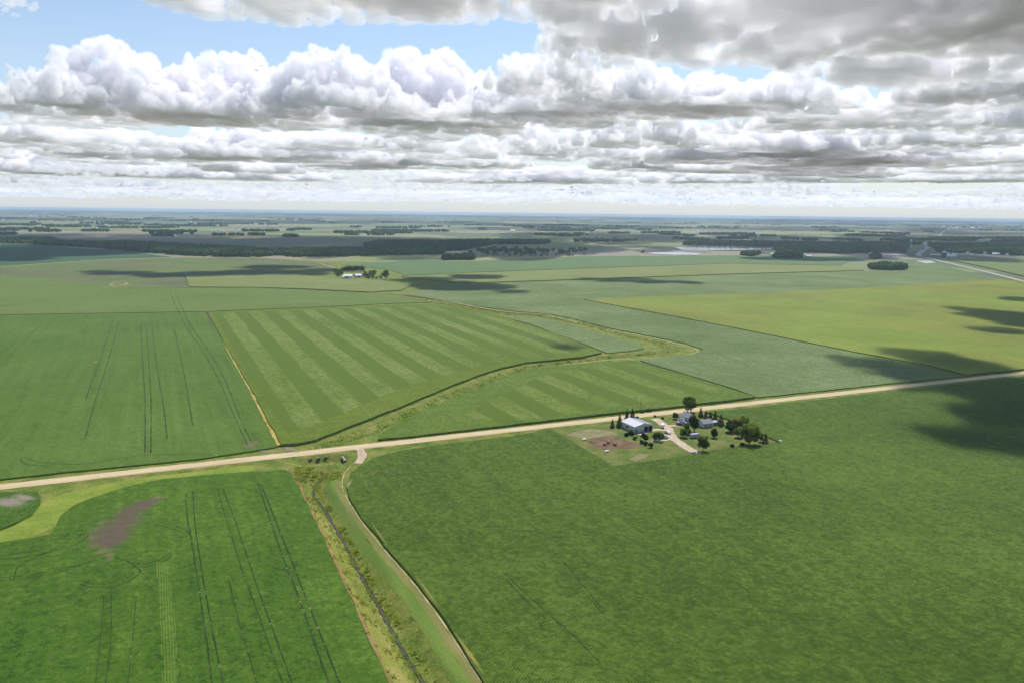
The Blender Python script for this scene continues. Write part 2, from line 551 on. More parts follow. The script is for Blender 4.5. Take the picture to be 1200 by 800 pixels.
DITCH_UP = pts([(372, 526), (392, 518), (430, 504.5), (480, 484), (530, 463), (580, 443), (618, 430.5), (660, 424.5), (700, 419.5), (740, 416), (772, 413), (789, 410.5), (770, 401), (731, 392.5), (690, 381), (660, 375.5), (635, 370.5), (600, 368.5), (575, 365.5), (545, 360), (510, 354.5), (470, 348)])
ROAD = [G(-260, 596.5), G(0, 569), G(400, 526.7), G(800, 482), G(1200, 437), G(1420, 412.5)]
for _p in ROAD:     # the county road is dead straight
    _a = axis(ROW_B)
    _q = G(400, 526.7)
    _t = (_p - _q).dot(_a)
    _p.x, _p.y = _q.x + _a.x * _t, _q.y + _a.y * _t
ROAD_N = axis(ROW_B - math.pi / 2)

_far = ROAD_N * (13.0 if ROAD_N.y < 0 else -13.0)
BASIN = [ROAD[2] + axis(ROW_B) * t + _far for t in (-17.5, -12.0, -5.0)]      # hollow in front of the culvert mouths
POCKET = [G(378, 552), G(392, 551), Vector((-80.5, 364.5, 0))]


def seg_dist(X, Y, line):
    best = np.full(np.shape(X), 1e9)
    for a, b in zip(line[:-1], line[1:]):
        dx, dy = b.x - a.x, b.y - a.y
        t = np.clip(((X - a.x) * dx + (Y - a.y) * dy) / (dx * dx + dy * dy), 0, 1)
        best = np.minimum(best, np.hypot(X - a.x - t * dx, Y - a.y - t * dy))
    return best


def sstep(x, a, b):
    t = np.clip((x - a) / (b - a), 0, 1)
    return t * t * (3 - 2 * t)


def Hnp(X, Y):
    X, Y = np.asarray(X, float), np.asarray(Y, float)
    z = np.zeros(X.shape)
    near = (np.abs(X) < 700) & (Y > 120) & (Y < 1600)
    if near.any():
        x, y = X[near], Y[near]
        low = -3.0 * (1 - sstep(seg_dist(x, y, DITCH_LOW), 0.9, 8.5))
        bas = np.minimum(-2.7 * (1 - sstep(seg_dist(x, y, BASIN), 3.0, 7.5)), -2.4 * (1 - sstep(seg_dist(x, y, POCKET), 1.2, 4.5)))
        up = -2.2 * (1 - sstep(seg_dist(x, y, DITCH_UP), 0.8, 7.5))
        r = np.abs((x - ROAD[2].x) * ROAD_N.x + (y - ROAD[2].y) * ROAD_N.y)
        k = sstep(r, 6.0, 9.8)
        zz = np.minimum(np.minimum(low, bas), up) * k
        zz = zz + 0.45 * (1 - sstep(r, 5.0, 9.0))        # the road bed is raised a little
        z[near] = zz
    return z


def Hz(x, y):
    return float(Hnp(np.array([x]), np.array([y]))[0])


def ground_mats():
    grass = patch_mat('verge_grass', [(0.0, (.055, .090, .012)), (0.35, (.105, .155, .020)), (0.6, (.160, .185, .030)), (0.85, (.23, .21, .055)), (1.0, (.29, .24, .10))], 0.12, 0.9)
    m, T, b = new_mat('far_farmland')
    pos = T.n('ShaderNodeNewGeometry').outputs['Position']
    u = T.v('DOT_PRODUCT', pos, tuple(axis(ROW_B)))
    v = T.v('DOT_PRODUCT', pos, tuple(axis(ROW_A)))
    wob = T.m('MULTIPLY', T.m('SUBTRACT', T.noise(pos, 0.0006, 3.0), 0.5), 260)
    P = T.comb(T.m('ADD', u, wob), T.m('ADD', v, wob), 0.0)
    br = T.n('ShaderNodeTexBrick')
    T.put(br.inputs['Vector'], P)
    br.offset, br.offset_frequency, br.squash, br.squash_frequency = 0.37, 2, 0.55, 3
    for k, val in (('Color1', (0, 0, 0, 1)), ('Color2', (1, 1, 1, 1)), ('Mortar', (.5, .5, .5, 1)), ('Scale', 1.0), ('Mortar Size', 5.0), ('Mortar Smooth', 0.2), ('Bias', 0.0), ('Brick Width', 820.0), ('Row Height', 400.0)):
        br.inputs[k].default_value = val
    G_ = [(0.0, (.085, .140, .072)), (0.16, (.190, .215, .085)), (0.30, (.11, .145, .085)), (0.42, (.25, .225, .14)), (0.55, (.145, .185, .075)), (0.66, (.26, .22, .18)), (0.74, (.080, .120, .068)), (0.88, (.22, .25, .095)), (1.0, (.15, .15, .135))]
    col = T.ramp(br.outputs['Color'], G_, 'CONSTANT')
    n = T.noise(pos, 0.004, 5.0, 0.65)
    col = T.mix(T.lin(n, 0.3, 0.8, 0.0, 0.35), col, (.075, .115, .045))
    n2 = T.noise(T.v('MULTIPLY', P, (1.0, 0.25, 1.0)), 0.012, 4.0, 0.6)
    col = T.mix(T.ss(n2, 0.35, 0.75, 0.0, 0.35), col, (.17, .17, .09))
    T.put(b.inputs['Base Color'], col)
    b.inputs['Roughness'].default_value = 0.9
    b.inputs['Specular IOR Level'].default_value = 0.1
    return grass, m


def build_ground():
    grass, far = ground_mats()
    def grow(start, stop, step, k):
        out, x = [], start
        while x < stop:
            out.append(x)
            x += step
            step *= k
        out.append(stop)
        return out
    xs = list(np.arange(-190, 331, 2.2))
    xs = sorted([-v for v in grow(192, 45000, 6, 1.25)] + xs + grow(334, 45000, 6, 1.25))
    ys = list(np.arange(150, 560, 2.0)) + list(np.arange(560, 1300, 4.0)) + grow(1306, 45000, 10, 1.2)
    ys = [-45000, -8000, -1500, -300, -50, 60, 110, 140] + ys
    X, Y = np.meshgrid(np.array(xs), np.array(ys))
    Z = Hnp(X, Y)
    nx, ny = len(xs), len(ys)
    V = np.stack([X.ravel(), Y.ravel(), Z.ravel()], 1)
    idx = np.arange(nx * ny).reshape(ny, nx)
    F = np.stack([idx[:-1, :-1].ravel(), idx[:-1, 1:].ravel(), idx[1:, 1:].ravel(), idx[1:, :-1].ravel()], 1)
    cy = (Y[:-1, :-1] + Y[1:, 1:]).ravel() / 2
    cx = (X[:-1, :-1] + X[1:, 1:]).ravel() / 2
    me = bpy.data.meshes.new('ground')
    me.from_pydata(V.tolist(), [], F.tolist())
    me.materials.append(grass)
    me.materials.append(far)
    me.polygons.foreach_set('material_index', ((np.hypot(cx, cy) > 1900)).astype(np.int32))
    me.polygons.foreach_set('use_smooth', np.ones(len(F), bool))
    me.update()
    o = bpy.data.objects.new('ground', me)
    COL.objects.link(o)
    tag(o, 'flat green farmland with grassy verges and a patchwork of far fields', 'ground', None, 'structure')


build_ground()


def slab(name, poly, h, mat, label, side=None, wob=0.5, step=6.0, cat='field', sheet_z=None, kind='structure'):
    """a standing crop: polygon of photo pixels (read at ground level), lifted to the crop's height, with ragged edges"""
    P = [Vector(p) if isinstance(p, Vector) else G(*p) for p in poly]
    out = []
    for a, b in zip(P, P[1:] + P[:1]):
        L = (b - a).length
        far = (a + b).length / 2
        st = step * max(1, far / 500)
        n = max(1, min(400, int(L / st)))
        nrm = Vector((b.y - a.y, a.x - b.x, 0)).normalized() if L > 0 else Vector((0, 0, 0))
        for i in range(n):
            q = a.lerp(b, i / n)
            w = wob * (mnoise.noise(q * 0.35) * 0.9 + mnoise.noise(q * 0.06) * 1.3)
            out.append(q + nrm * w)
    bm = bmesh.new()
    top = [bm.verts.new((q.x, q.y, sheet_z if sheet_z is not None else h)) for q in out]
    f = bm.faces.new(top)
    f.normal_update()
    if f.normal.z < 0:
        f.normal_flip()
    if sheet_z is None:
        bot = [bm.verts.new((q.x, q.y, -0.3)) for q in out]
        n = len(out)
        for i in range(n):
            s = bm.faces.new((top[i], top[(i + 1) % n], bot[(i + 1) % n], bot[i]))
            s.material_index = 1
    bmesh.ops.triangulate(bm, faces=[x for x in bm.faces if len(x.verts) > 4])
    bmesh.ops.recalc_face_normals(bm, faces=bm.faces[:])
    me = bpy.data.meshes.new(name)
    bm.to_mesh(me)
    bm.free()
    if sheet_z is not None:
        for p in me.polygons:
            if p.normal.z < 0:
                me.flip_normals()
                break
    me.materials.append(mat)
    me.materials.append(side or mat)
    o = bpy.data.objects.new(name, me)
    COL.objects.link(o)
    tag(o, label, cat, None, kind)
    return o


def smooth_line(P, step):
    """Catmull-Rom through the points, resampled"""
    out = []
    for i in range(len(P) - 1):
        p0, p1, p2, p3 = P[max(i - 1, 0)], P[i], P[i + 1], P[min(i + 2, len(P) - 1)]
        n = max(1, int((p2 - p1).length / step))
        for k in range(n):
            t = k / n
            out.append(0.5 * ((2 * p1) + (p2 - p0) * t + (2 * p0 - 5 * p1 + 4 * p2 - p3) * t * t + (3 * p1 - p0 - 3 * p2 + p3) * t ** 3))
    out.append(P[-1].copy())
    return out


def ribbon(name, lines, width, z, mat, label, cat='track', wob=0.15, step=3.0, drape=False, ncross=1, kind='structure', group=None, crown=0.0, wnoise=0.0):
    """a strip (road, track, ditch water) along photo-pixel lines"""
    V, F = [], []
    for ln in lines:
        P = smooth_line([Vector(p) if isinstance(p, Vector) else G(*p) for p in ln], step)
        n0 = len(V)
        for i, p in enumerate(P):
            t = (P[min(i + 1, len(P) - 1)] - P[max(i - 1, 0)])
            nrm = Vector((-t.y, t.x, 0)).normalized()
            w = width * (1 + wnoise * mnoise.noise(p * 0.25))
            for j in range(ncross + 1):
                s = (j / ncross - 0.5)
                e = wob * mnoise.noise(Vector((p.x * .4, p.y * .4, j * 7.3))) if j in (0, ncross) else 0
                q = p + nrm * (s * w + e)
                zz = (Hz(q.x, q.y) if drape else 0) + z + crown * (1 - 4 * s * s)
                V.append((q.x, q.y, zz))
        m = ncross + 1
        for i in range(len(P) - 1):
            for j in range(ncross):
                a = n0 + i * m + j
                F.append((a, a + m, a + m + 1, a + 1))
    o = link_mesh(name, V, F, mat, smooth=True)
    if sum(p.normal.z for p in o.data.polygons) < 0:
        o.data.flip_normals()
    tag(o, label, cat, group, kind)
    return o


# ---------------------------------------------------------------- crops
SOY_SIDE = patch_mat('soybean_edge', [(0.0, (.09, .15, .02)), (0.5, (.13, .20, .03)), (1.0, (.18, .25, .05))], 0.5)
CORN_SIDE = patch_mat('corn_edge', [(0.0, (.06, .10, .02)), (0.5, (.13, .17, .035)), (1.0, (.24, .26, .08))], 0.5)
soil, dirt_dark = (.17, .125, .085), (.135, .095, .075)


def spot(px, py, rx, ry, col=soil, rot=ROW_A, edge=0.5):
    g = G(px, py)
    return (g.x, g.y, rx, ry, -rot, col, edge)


soyA = crop_mat('soybean_rows_near', (.058, .118, .012), (.028, .068, .008), (.110, .18, .022), row_amt=0.06, blotch=0.55, streak=0.45,
                spots=[spot(120, 614, 2.6, 2.6, (.15, .135, .062), 0, .95), spot(114, 622, 3, 3, (.15, .135, .062), 0, .95), spot(111, 631, 3.2, 3.2, (.15, .135, .062), 0, .95), spot(113, 640, 3.2, 3.2, (.15, .135, .062), 0, .95), spot(120, 648, 3.2, 3.2, (.15, .135, .062), 0, .95), spot(128, 652, 2.6, 2.6, (.15, .135, .062), 0, .95), spot(127, 658, 2, 2, (.15, .135, .062), 0, .95), spot(188, 584, 3, 3, (.15, .135, .062), 0, .95), spot(180, 588, 3.5, 3.5, (.115, .085, .058), 0, .9), spot(172, 591, 5, 5, (.115, .085, .058), 0, .9), spot(163, 595, 6, 6, (.115, .085, .058), 0, .9), spot(154, 601, 7, 7, (.115, .085, .058), 0, .9), spot(146, 610, 8, 8, (.115, .085, .058), 0, .9), spot(138, 620, 8.5, 8.5, (.115, .085, .058), 0, .9), spot(128, 629, 8, 8, (.115, .085, .058), 0, .9), spot(138, 632, 6, 6, (.115, .085, .058), 0, .9), spot(124, 637, 5, 5, (.115, .085, .058), 0, .9), spot(132, 640, 4, 4, (.115, .085, .058), 0, .9), spot(318, 552, 7, 1.8, (.18, .145, .085), ROW_A, .8)])
slab('soybean_field', [(334, 551.5), (341, 556), (350, 572), (375, 622), (403, 684), (455, 800), (476, 848), (-400, 900), (-400, 655), (0, 637), (40, 632), (60, 627), (66, 616), (72, 605), (88, 593), (115, 582), (150, 571), (190, 563), (240, 558), (300, 553)],
     0.75, soyA, 'deep green soybean field with wheel tracks and a bare brown patch', SOY_SIDE)
soyA2 = crop_mat('soybean_rows_corner', (.056, .112, .013), (.026, .060, .008), (.105, .175, .024), row_amt=0.06, spots=[spot(12, 590, 9, 5, (.27, .22, .17), 0.5, .8), spot(28, 584, 8, 3, (.27, .22, .17), 0.5, .8)])
slab('soybean_field', [(-300, 606), (-40, 577), (20, 578), (44, 577.5), (48, 583), (48, 591), (38, 604), (20, 613), (0, 622), (-300, 650)], 0.75, soyA2, 'small soybean corner cut off by a curved grassy waterway', SOY_SIDE)
soyB = crop_mat('soybean_rows_wide', (.062, .106, .012), (.030, .062, .007), (.115, .168, .026), row_amt=0.75, blotch=0.5, streak=0.35, grain=1.15,
                spots=[spot(445, 628, .5, 12, (.22, .20, .05), ROW_A, .9), spot(500, 694, .5, 14, (.22, .20, .05), ROW_A, .9), spot(550, 768, .7, 12, (.26, .24, .06), ROW_A, .9), spot(408, 570, .9, 9, (.28, .24, .12), 0, .7)])
YARD_S = [(646, 503.5), (648, 506), (720, 547.5), (815, 533), (913, 519), (897, 511), (880, 500), (850, 491), (836, 486), (826, 483.5)]
slab('soybean_field', [(574, 815), (564.5, 797), (541, 757), (511, 713), (481, 675), (451, 641), (425, 608), (409, 583), (405, 570), (410, 556), (421, 546.5), (440, 537), (470, 529), (520, 521.5), (600, 512)] + YARD_S + [(840, 482.5), (875, 479), (1000, 464.5), (1200, 441.5), (1300, 431), (1500, 470), (1700, 900), (640, 920)],
     0.75, soyB, 'wide dark green soybean field in front of the farmyard', SOY_SIDE)
soyC = crop_mat('soybean_rows_left', (.084, .142, .022), (.052, .098, .014), (.128, .185, .038), row_amt=0.1, blotch=0.45, streak=0.7, grain=0.9, spots=[spot(112, 425, 2.2, 2.2, (.34, .17, .05), 0, .4), spot(294, 522, 4, 6, soil, 0.3, .7)])
slab('soybean_field', [(-500, 383), (0, 371), (120, 369), (240, 367), (262, 397), (290, 447), (326, 524), (312, 527), (240, 538), (120, 550), (0, 562.5), (-250, 588), (-700, 630)],
     0.75, soyC, 'soybean field with long faint rows north of the road, left of the ditch hedge', SOY_SIDE)
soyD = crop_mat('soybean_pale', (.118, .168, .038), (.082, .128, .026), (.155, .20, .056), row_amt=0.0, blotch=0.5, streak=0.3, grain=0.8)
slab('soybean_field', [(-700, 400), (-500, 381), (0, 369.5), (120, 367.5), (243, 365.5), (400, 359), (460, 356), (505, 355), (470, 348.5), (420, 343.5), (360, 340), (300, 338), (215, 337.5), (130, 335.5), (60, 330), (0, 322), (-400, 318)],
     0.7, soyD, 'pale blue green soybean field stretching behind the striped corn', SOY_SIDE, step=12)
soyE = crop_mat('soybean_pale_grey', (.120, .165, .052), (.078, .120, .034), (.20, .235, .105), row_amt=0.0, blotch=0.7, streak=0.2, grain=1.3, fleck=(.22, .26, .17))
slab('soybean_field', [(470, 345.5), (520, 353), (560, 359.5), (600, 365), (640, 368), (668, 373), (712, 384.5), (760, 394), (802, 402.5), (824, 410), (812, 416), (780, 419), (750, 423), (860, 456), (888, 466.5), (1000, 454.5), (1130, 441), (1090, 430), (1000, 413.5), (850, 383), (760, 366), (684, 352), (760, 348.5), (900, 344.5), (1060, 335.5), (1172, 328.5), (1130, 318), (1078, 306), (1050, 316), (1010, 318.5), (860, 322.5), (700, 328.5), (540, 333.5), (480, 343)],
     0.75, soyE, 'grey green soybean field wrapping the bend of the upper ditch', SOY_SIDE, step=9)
slab('soybean_field', [(592, 372.5), (640, 374.5), (676, 383), (715, 395), (752, 405), (754, 409), (741, 411.5), (712, 414.5), (690, 406), (650, 391), (620, 380)], 0.75, soyE, 'narrow wedge of grey green soybeans inside the ditch bend', SOY_SIDE)

cornB = ((.105, .148, .016), (.068, .106, .010), (.160, .20, .036))
corn1 = crop_mat('corn_headland', *cornB, row_amt=0.0, blotch=0.35, streak=0.2, grain=1.2, row_az=math.radians(60))
F3 = [(243.5, 367.5), (330, 523), (349, 522.3), (371, 517.5), (390, 510), (413, 500.5), (440, 490), (467, 479.5), (520, 457.5), (560, 441.5), (588, 432.5), (615, 426.5), (650, 423), (682, 419.5), (705, 414.8), (690, 408), (650, 392), (610, 379), (575, 368.5), (545, 362), (515, 357.5), (460, 358.5), (400, 361)]
slab('corn_field', F3, 1.5, corn1, 'tall green corn headland round the striped field', CORN_SIDE, 0.7)
corn2 = crop_mat('corn_striped', (.126, .174, .030), (.064, .110, .008), (.190, .226, .070), row_amt=0.0, blotch=0.5, streak=0.5, grain=1.25, stripe=(30.2, .95, 8.0, 5.0), fleck=(.20, .22, .14))
slab('corn_field', [G(x, y, 1.55) for x, y in [(250, 367), (268, 398), (296, 445), (323, 488), (336, 507), (347, 505), (372, 496), (405, 482.5), (429, 472), (480, 451), (520, 440), (554, 430.5), (605, 421), (644, 418), (690, 410), (640, 390.5), (600, 378), (560, 366.5), (515, 359.5), (460, 360), (400, 362)]],
     2.5, corn2, 'corn field with leaf sheen painted as broad light and dark stripes', CORN_SIDE, 0.8, sheet_z=1.56)
F4 = [(443, 517), (443.5, 512), (467, 497.5), (495, 484.5), (520, 473.5), (545, 463.5), (570, 453), (595, 442), (617, 435), (650, 430.5), (700, 426), (745, 424.3), (800, 440), (854, 457), (884, 467), (860, 470), (800, 477.5), (700, 488), (650, 494), (560, 504.5), (518, 509.5), (470, 515)]
slab('corn_field', F4, 1.5, crop_mat('corn_green', (.092, .145, .018), (.054, .098, .010), (.150, .195, .042), row_amt=0.0, blotch=0.5, streak=0.2, grain=1.3, fleck=(.19, .22, .15), row_az=math.radians(60)), 'rich green corn block between the ditch and the gravel road', CORN_SIDE, 0.7)
slab('corn_field', [G(x, y, 1.55) for x, y in [(545, 486), (560, 476), (632, 441), (700, 428), (749, 426.5), (800, 442), (845, 456), (800, 465.5), (700, 480), (590, 495)]],
     2.5, crop_mat('corn_striped_green', (.122, .168, .026), (.062, .104, .008), (.184, .22, .060), row_amt=0.0, blotch=0.45, streak=0.3, grain=1.3, stripe=(30.2, 0.95, 8.0, 5.0)), 'striped middle of the corn block beside the gravel road', CORN_SIDE, 0.8, sheet_z=1.56)
corn5 = crop_mat('corn_tasselled', (.175, .195, .036), (.125, .150, .026), (.225, .245, .040), row_amt=0.0, blotch=0.8, streak=0.9, grain=1.3, lightb=(.185, .26, .035))
slab('corn_field', [(684, 352), (760, 348.5), (900, 344.5), (1060, 335.5), (1172, 328.5), (1210, 336), (1600, 345), (1600, 395), (1300, 424.5), (1200, 434), (1132, 440.5), (1090, 430), (1000, 413.5), (850, 383), (760, 366)],
     1.5, corn5, 'large yellow green tasselled corn field reaching to the road', CORN_SIDE, 0.8)
corn6 = crop_mat('corn_pale_gold', (.170, .195, .060), (.130, .160, .045), (.215, .23, .080), row_amt=0.0, blotch=0.6, streak=0.6, grain=0.5)
slab('corn_field', [(470, 325), (500, 328), (540, 332.5), (700, 327.5), (860, 321.5), (1012, 317.5), (985, 312.5), (920, 311), (860, 310), (700, 315), (600, 319), (540, 321)], 1.4, corn6, 'long band of pale gold corn across the middle distance', CORN_SIDE, 1, 20)
slab('corn_field', [(222, 337), (300, 337.5), (360, 339.3), (430, 343), (470, 341), (480, 336), (440, 329), (395, 327.5), (330, 321), (216, 323)], 1.4, corn6, 'yellow green corn strip left of the white farmstead', CORN_SIDE, 1, 20)
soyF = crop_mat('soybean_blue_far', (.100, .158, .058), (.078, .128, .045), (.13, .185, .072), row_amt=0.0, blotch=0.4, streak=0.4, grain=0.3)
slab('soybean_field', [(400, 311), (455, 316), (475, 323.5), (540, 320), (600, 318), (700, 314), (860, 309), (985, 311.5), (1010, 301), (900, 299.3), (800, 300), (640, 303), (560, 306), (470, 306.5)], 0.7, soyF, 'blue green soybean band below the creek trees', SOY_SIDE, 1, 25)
greyF = crop_mat('stubble_olive', (.120, .135, .060), (.090, .105, .048), (.150, .165, .070), row_amt=0.0, blotch=0.8, streak=0.6, grain=0.3, lightb=(.14, .20, .04))
slab('pasture_field', [(60, 331), (130, 336), (222, 337), (216, 323), (330, 321), (395, 318), (385, 307.5), (300, 302.5), (200, 302.5), (120, 305), (0, 313), (-300, 318), (0, 322)], 0.4, greyF, 'olive pasture with brighter streaks below the left wood', SOY_SIDE, 1, 25)
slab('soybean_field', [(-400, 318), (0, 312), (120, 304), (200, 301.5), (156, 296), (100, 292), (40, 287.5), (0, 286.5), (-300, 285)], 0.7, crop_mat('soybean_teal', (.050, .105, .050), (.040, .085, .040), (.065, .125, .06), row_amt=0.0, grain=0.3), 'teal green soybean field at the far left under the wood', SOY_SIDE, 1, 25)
slab('corn_field', [(1110, 303.5), (1190, 303), (1400, 309), (1500, 350), (1240, 331), (1200, 324.5), (1150, 313), (1116, 306)], 2.3, crop_mat('corn_olive', (.135, .175, .055), (.10, .14, .04), (.17, .20, .07), row_amt=0.0, grain=0.4, streak=.8), 'olive corn field right of the highway', CORN_SIDE, 1, 25)
slab('ploughed_field', [(1118, 298.3), (1180, 298.3), (1192, 301.5), (1160, 302.5), (1120, 301)], 0.2, patch_mat('dark_stubble', [(0, (.085, .075, .085)), (1, (.13, .11, .12))], 0.02), 'dark purple grey ploughed field beside the silo farm', SOY_SIDE, 1, 25)
slab('stubble_field', [(48, 289), (62, 288.3), (118, 290.5), (100, 292.3)], 0.2, patch_mat('tan_stubble', [(0, (.26, .20, .13)), (1, (.34, .27, .17))], 0.02), 'tan stubble patch under the left wood', SOY_SIDE, 1, 25)
slab('stubble_field', [(540, 303), (600, 300), (700, 299.3), (640, 303), (560, 306.5), (520, 306)], 0.2, patch_mat('gold_grass', [(0, (.20, .20, .08)), (1, (.28, .26, .12))], 0.02), 'pale gold grass strip below the creek trees', SOY_SIDE, 1, 25)
slab('wheat_field', [(268, 278), (305, 277), (306, 279.5), (272, 280.8)], 0.4, patch_mat('ripe_wheat', [(0, (.34, .28, .13)), (1, (.42, .34, .17))], 0.02), 'small ripe golden wheat field beyond the left wood', SOY_SIDE, 1, 25)
slab('meadow_field', [(480, 299), (560, 299), (640, 299), (560, 302.5), (420, 304), (400, 300)], 0.3, patch_mat('meadow_yellow', [(0, (.15, .19, .05)), (1, (.23, .24, .08))], 0.02), 'bright yellow green meadow strip above the corn band', SOY_SIDE, 1, 25)

# ---------------------------------------------------------------- roads and tracks
gravel = patch_mat('road_gravel', [(0.0, (.38, .27, .14)), (0.4, (.50, .375, .21)), (0.7, (.57, .44, .26)), (1.0, (.64, .51, .33))], 0.25, 0.3, ROW_B)
road_pts = [p.copy() for p in ROAD]
ribbon('gravel_road', [road_pts], 7.9, 0.06, gravel, 'straight pale gravel road crossing the whole plain', 'road', 0.5, 4.0, True, 6, crown=0.12)
ruts = patch_mat('road_ruts', [(0.0, (.48, .36, .21)), (0.5, (.60, .47, .30)), (1.0, (.69, .57, .39))], 0.4, 0.3, ROW_B)
for s in (-1.9, -0.35, 1.7):
    ribbon('wheel_lane', [[p + ROAD_N * s for p in ROAD]], 0.75, 0.19, ruts, {-1.9: 'pale packed wheel lane along the south side of the gravel road', -0.35: 'pale packed wheel lane down the middle of the gravel road', 1.7: 'pale packed wheel lane along the north side of the gravel road'}[s], 'wheel lane', 0.25, 4.0, True, 1, wnoise=0.6)
gdark = patch_mat('driveway_gravel', [(0.0, (.30, .22, .14)), (0.5, (.46, .34, .23)), (1.0, (.58, .45, .32))], 0.3, 0.3)
dry = patch_mat('dry_track', [(0.0, (.10, .13, .025)), (0.45, (.155, .165, .040)), (0.8, (.22, .19, .065)), (1.0, (.28, .23, .10))], 0.2, 0.3, ROW_A)
mown = patch_mat('mown_grass', [(0.0, (.075, .13, .018)), (0.5, (.12, .185, .028)), (1.0, (.18, .225, .045))], 0.15, 0.4, ROW_A)
rough = patch_mat('rough_yellow_grass', [(0.0, (.07, .11, .015)), (0.35, (.14, .17, .025)), (0.65, (.22, .215, .04)), (0.9, (.30, .25, .09)), (1.0, (.36, .29, .15))], 0.16, 0.8, ROW_A)
reedm = patch_mat('rank_ditch_grass', [(0.0, (.045, .080, .010)), (0.35, (.085, .135, .018)), (0.7, (.13, .18, .03)), (1.0, (.20, .22, .05))], 0.22, 1.0)
EDGE = [(412, 546), (405, 553), (402.5, 561), (402, 570), (408, 584), (424, 609), (450, 642), (480, 676), (510, 714), (540, 759), (565, 798), (590, 845)]
def shift(lst, dx):     # move a pixel line sideways by metres across the corridor
    n = axis(ROW_A + math.pi / 2)
    return [G(*p) + n * dx for p in lst]
ribbon('mown_strip', [shift(EDGE, -5.2)], 4.2, 0.06, mown, 'mown bright green strip beside the field track', 'grass strip', 0.5, 3, True, 4, wnoise=.1)
ribbon('field_track', [shift(EDGE, -1.9)], 2.6, 0.07, dry, 'tan earth track along the edge of the wide soybean field', 'track', 0.5, 3, True, 2, wnoise=.15)
ribbon('gravel_edge', [shift(EDGE, -0.35)], 0.27, 0.10, gravel, 'thin pale gravel line hugging the wide soybean field', 'track', 0.25, 3, True, 1, wnoise=.7)
STRIP = [(336, 545), (343, 553), (352, 567), (376, 620), (404, 682), (430, 739), (457, 800), (478, 848)]
redsoil = patch_mat('red_brown_edge', [(0.0, (.13, .10, .04)), (0.4, (.22, .145, .06)), (0.7, (.28, .18, .08)), (1.0, (.17, .18, .04))], 0.3, 0.4, ROW_A)
ribbon('field_margin', [shift(STRIP, 0)], 1.0, 0.09, redsoil, 'reddish brown dead grass margin of the tracked soybean field', 'field margin', 0.35, 2, True, 1, wnoise=.9)
ribbon('ditch_bank', [shift(STRIP, 3.6)], 6.2, 0.05, rough, 'yellowish rough grass bank left of the ditch stream', 'bank', 1.2, 2.5, True, 4, wnoise=.2)
ribbon('grass_bank', [shift(EDGE, -9.5)], 5.5, 0.05, patch_mat('bank_grass_mix', [(0.0, (.06, .10, .012)), (0.3, (.11, .155, .02)), (0.6, (.165, .195, .03)), (0.85, (.24, .23, .05)), (1.0, (.30, .25, .09))], 0.2, 0.8), 'mixed green and yellow grass bank right of the ditch stream', 'bank', 1.0, 2.5, True, 4, wnoise=.2)
STREAM = [(381, 552), (374, 558), (368, 563.5), (368, 574), (380, 590), (393, 610), (405, 631), (420, 659), (440, 694), (460, 729), (481, 765), (505, 801), (545, 870)]
water, T_, b_ = new_mat('ditch_water')
b_.inputs['Base Color'].default_value = (.03, .03, .022, 1)
b_.inputs['Roughness'].default_value = 0.6
b_.inputs['Specular IOR Level'].default_value = 0.25
bank = patch_mat('muddy_bank', [(0.0, (.018, .02, .010)), (0.6, (.06, .055, .03)), (1.0, (.12, .13, .04))], 0.6, 0.6)
DL = [Vector((p.x, p.y, 0)) for p in DITCH_LOW]
ribbon('muddy_bank', [DL], 1.4, 0.10, bank, 'dark muddy edge of the ditch stream', 'bank', 0.8, 1.5, True, 2, wnoise=.5)
def off(lst, s):
    return [p + axis(ROW_A + math.pi / 2) * s for p in lst]
ribbon('stream_water', [off(DL, -.2)], 0.5, 0.22, water, 'narrow grey stream winding down the ditch', 'stream', 0.5, 1.2, True, 1, wnoise=1.0)
# grassy waterway bottom left
ribbon('grass_waterway', [[(-200, 660), (-40, 632), (0, 629), (30, 621), (52, 608), (62, 594), (84, 583), (120, 574), (170, 565), (240, 556.5), (300, 550)]], 15.0, 0.05, patch_mat('waterway_grass', [(0.0, (.11, .165, .018)), (0.5, (.175, .23, .028)), (1.0, (.26, .27, .055))], 0.08, 0.4), 'bright yellow green curved grassy waterway', 'waterway', 0.4, 4, False, 2)
# culvert approach and field entrances
ribbon('field_entrance', [[(421, 526), (424, 531), (424, 536), (419, 543)]], 4.2, 0.16, gdark, 'short gravel spur leaving the road beside the ditch', 'road', 0.6, 1.5, True, 3, wnoise=.3)
ribbon('field_entrance', [[(350, 532), (344, 527), (334, 524)], [(342, 527), (312, 529), (290, 524)]], 2.6, 0.12, patch_mat('bare_soil', [(0, (.17, .13, .09)), (.6, (.26, .20, .14)), (1, (.20, .20, .07))], 0.4), 'brown earth field entrance at the corn corner', 'track', 1.0, 1.5, True, 2, wnoise=.5)
tan = patch_mat('tan_track', [(0.0, (.17, .17, .05)), (0.4, (.27, .23, .09)), (0.8, (.38, .31, .16)), (1.0, (.45, .36, .21))], 0.15, 0.3)
ribbon('ditch_track', [[(413, 516.5), (430, 508), (467, 493.5), (500, 479.5), (530, 467), (560, 453.5), (590, 441), (617, 433.3), (650, 428.3), (690, 424), (720, 421), (760, 419.5), (800, 416.5), (818, 411), (800, 404), (760, 395), (712, 386), (668, 375.5), (640, 370)]], 2.2, 0.06, tan, 'tan track looping along the upper ditch bank', 'track', 0.7, 3, True, 1, wnoise=.5)
ribbon('ditch_track', [[(352, 524), (390, 513.5), (415, 504), (467, 483), (520, 461), (560, 445), (600, 431.5), (650, 426), (705, 418.3), (745, 412.5), (758, 407), (730, 397.5), (690, 385), (650, 373.5), (600, 369.5), (575, 365)]], 1.6, 0.05, rough, 'yellow grass lane on the corn side of the upper ditch', 'track', 0.7, 3, True, 1, wnoise=.5)
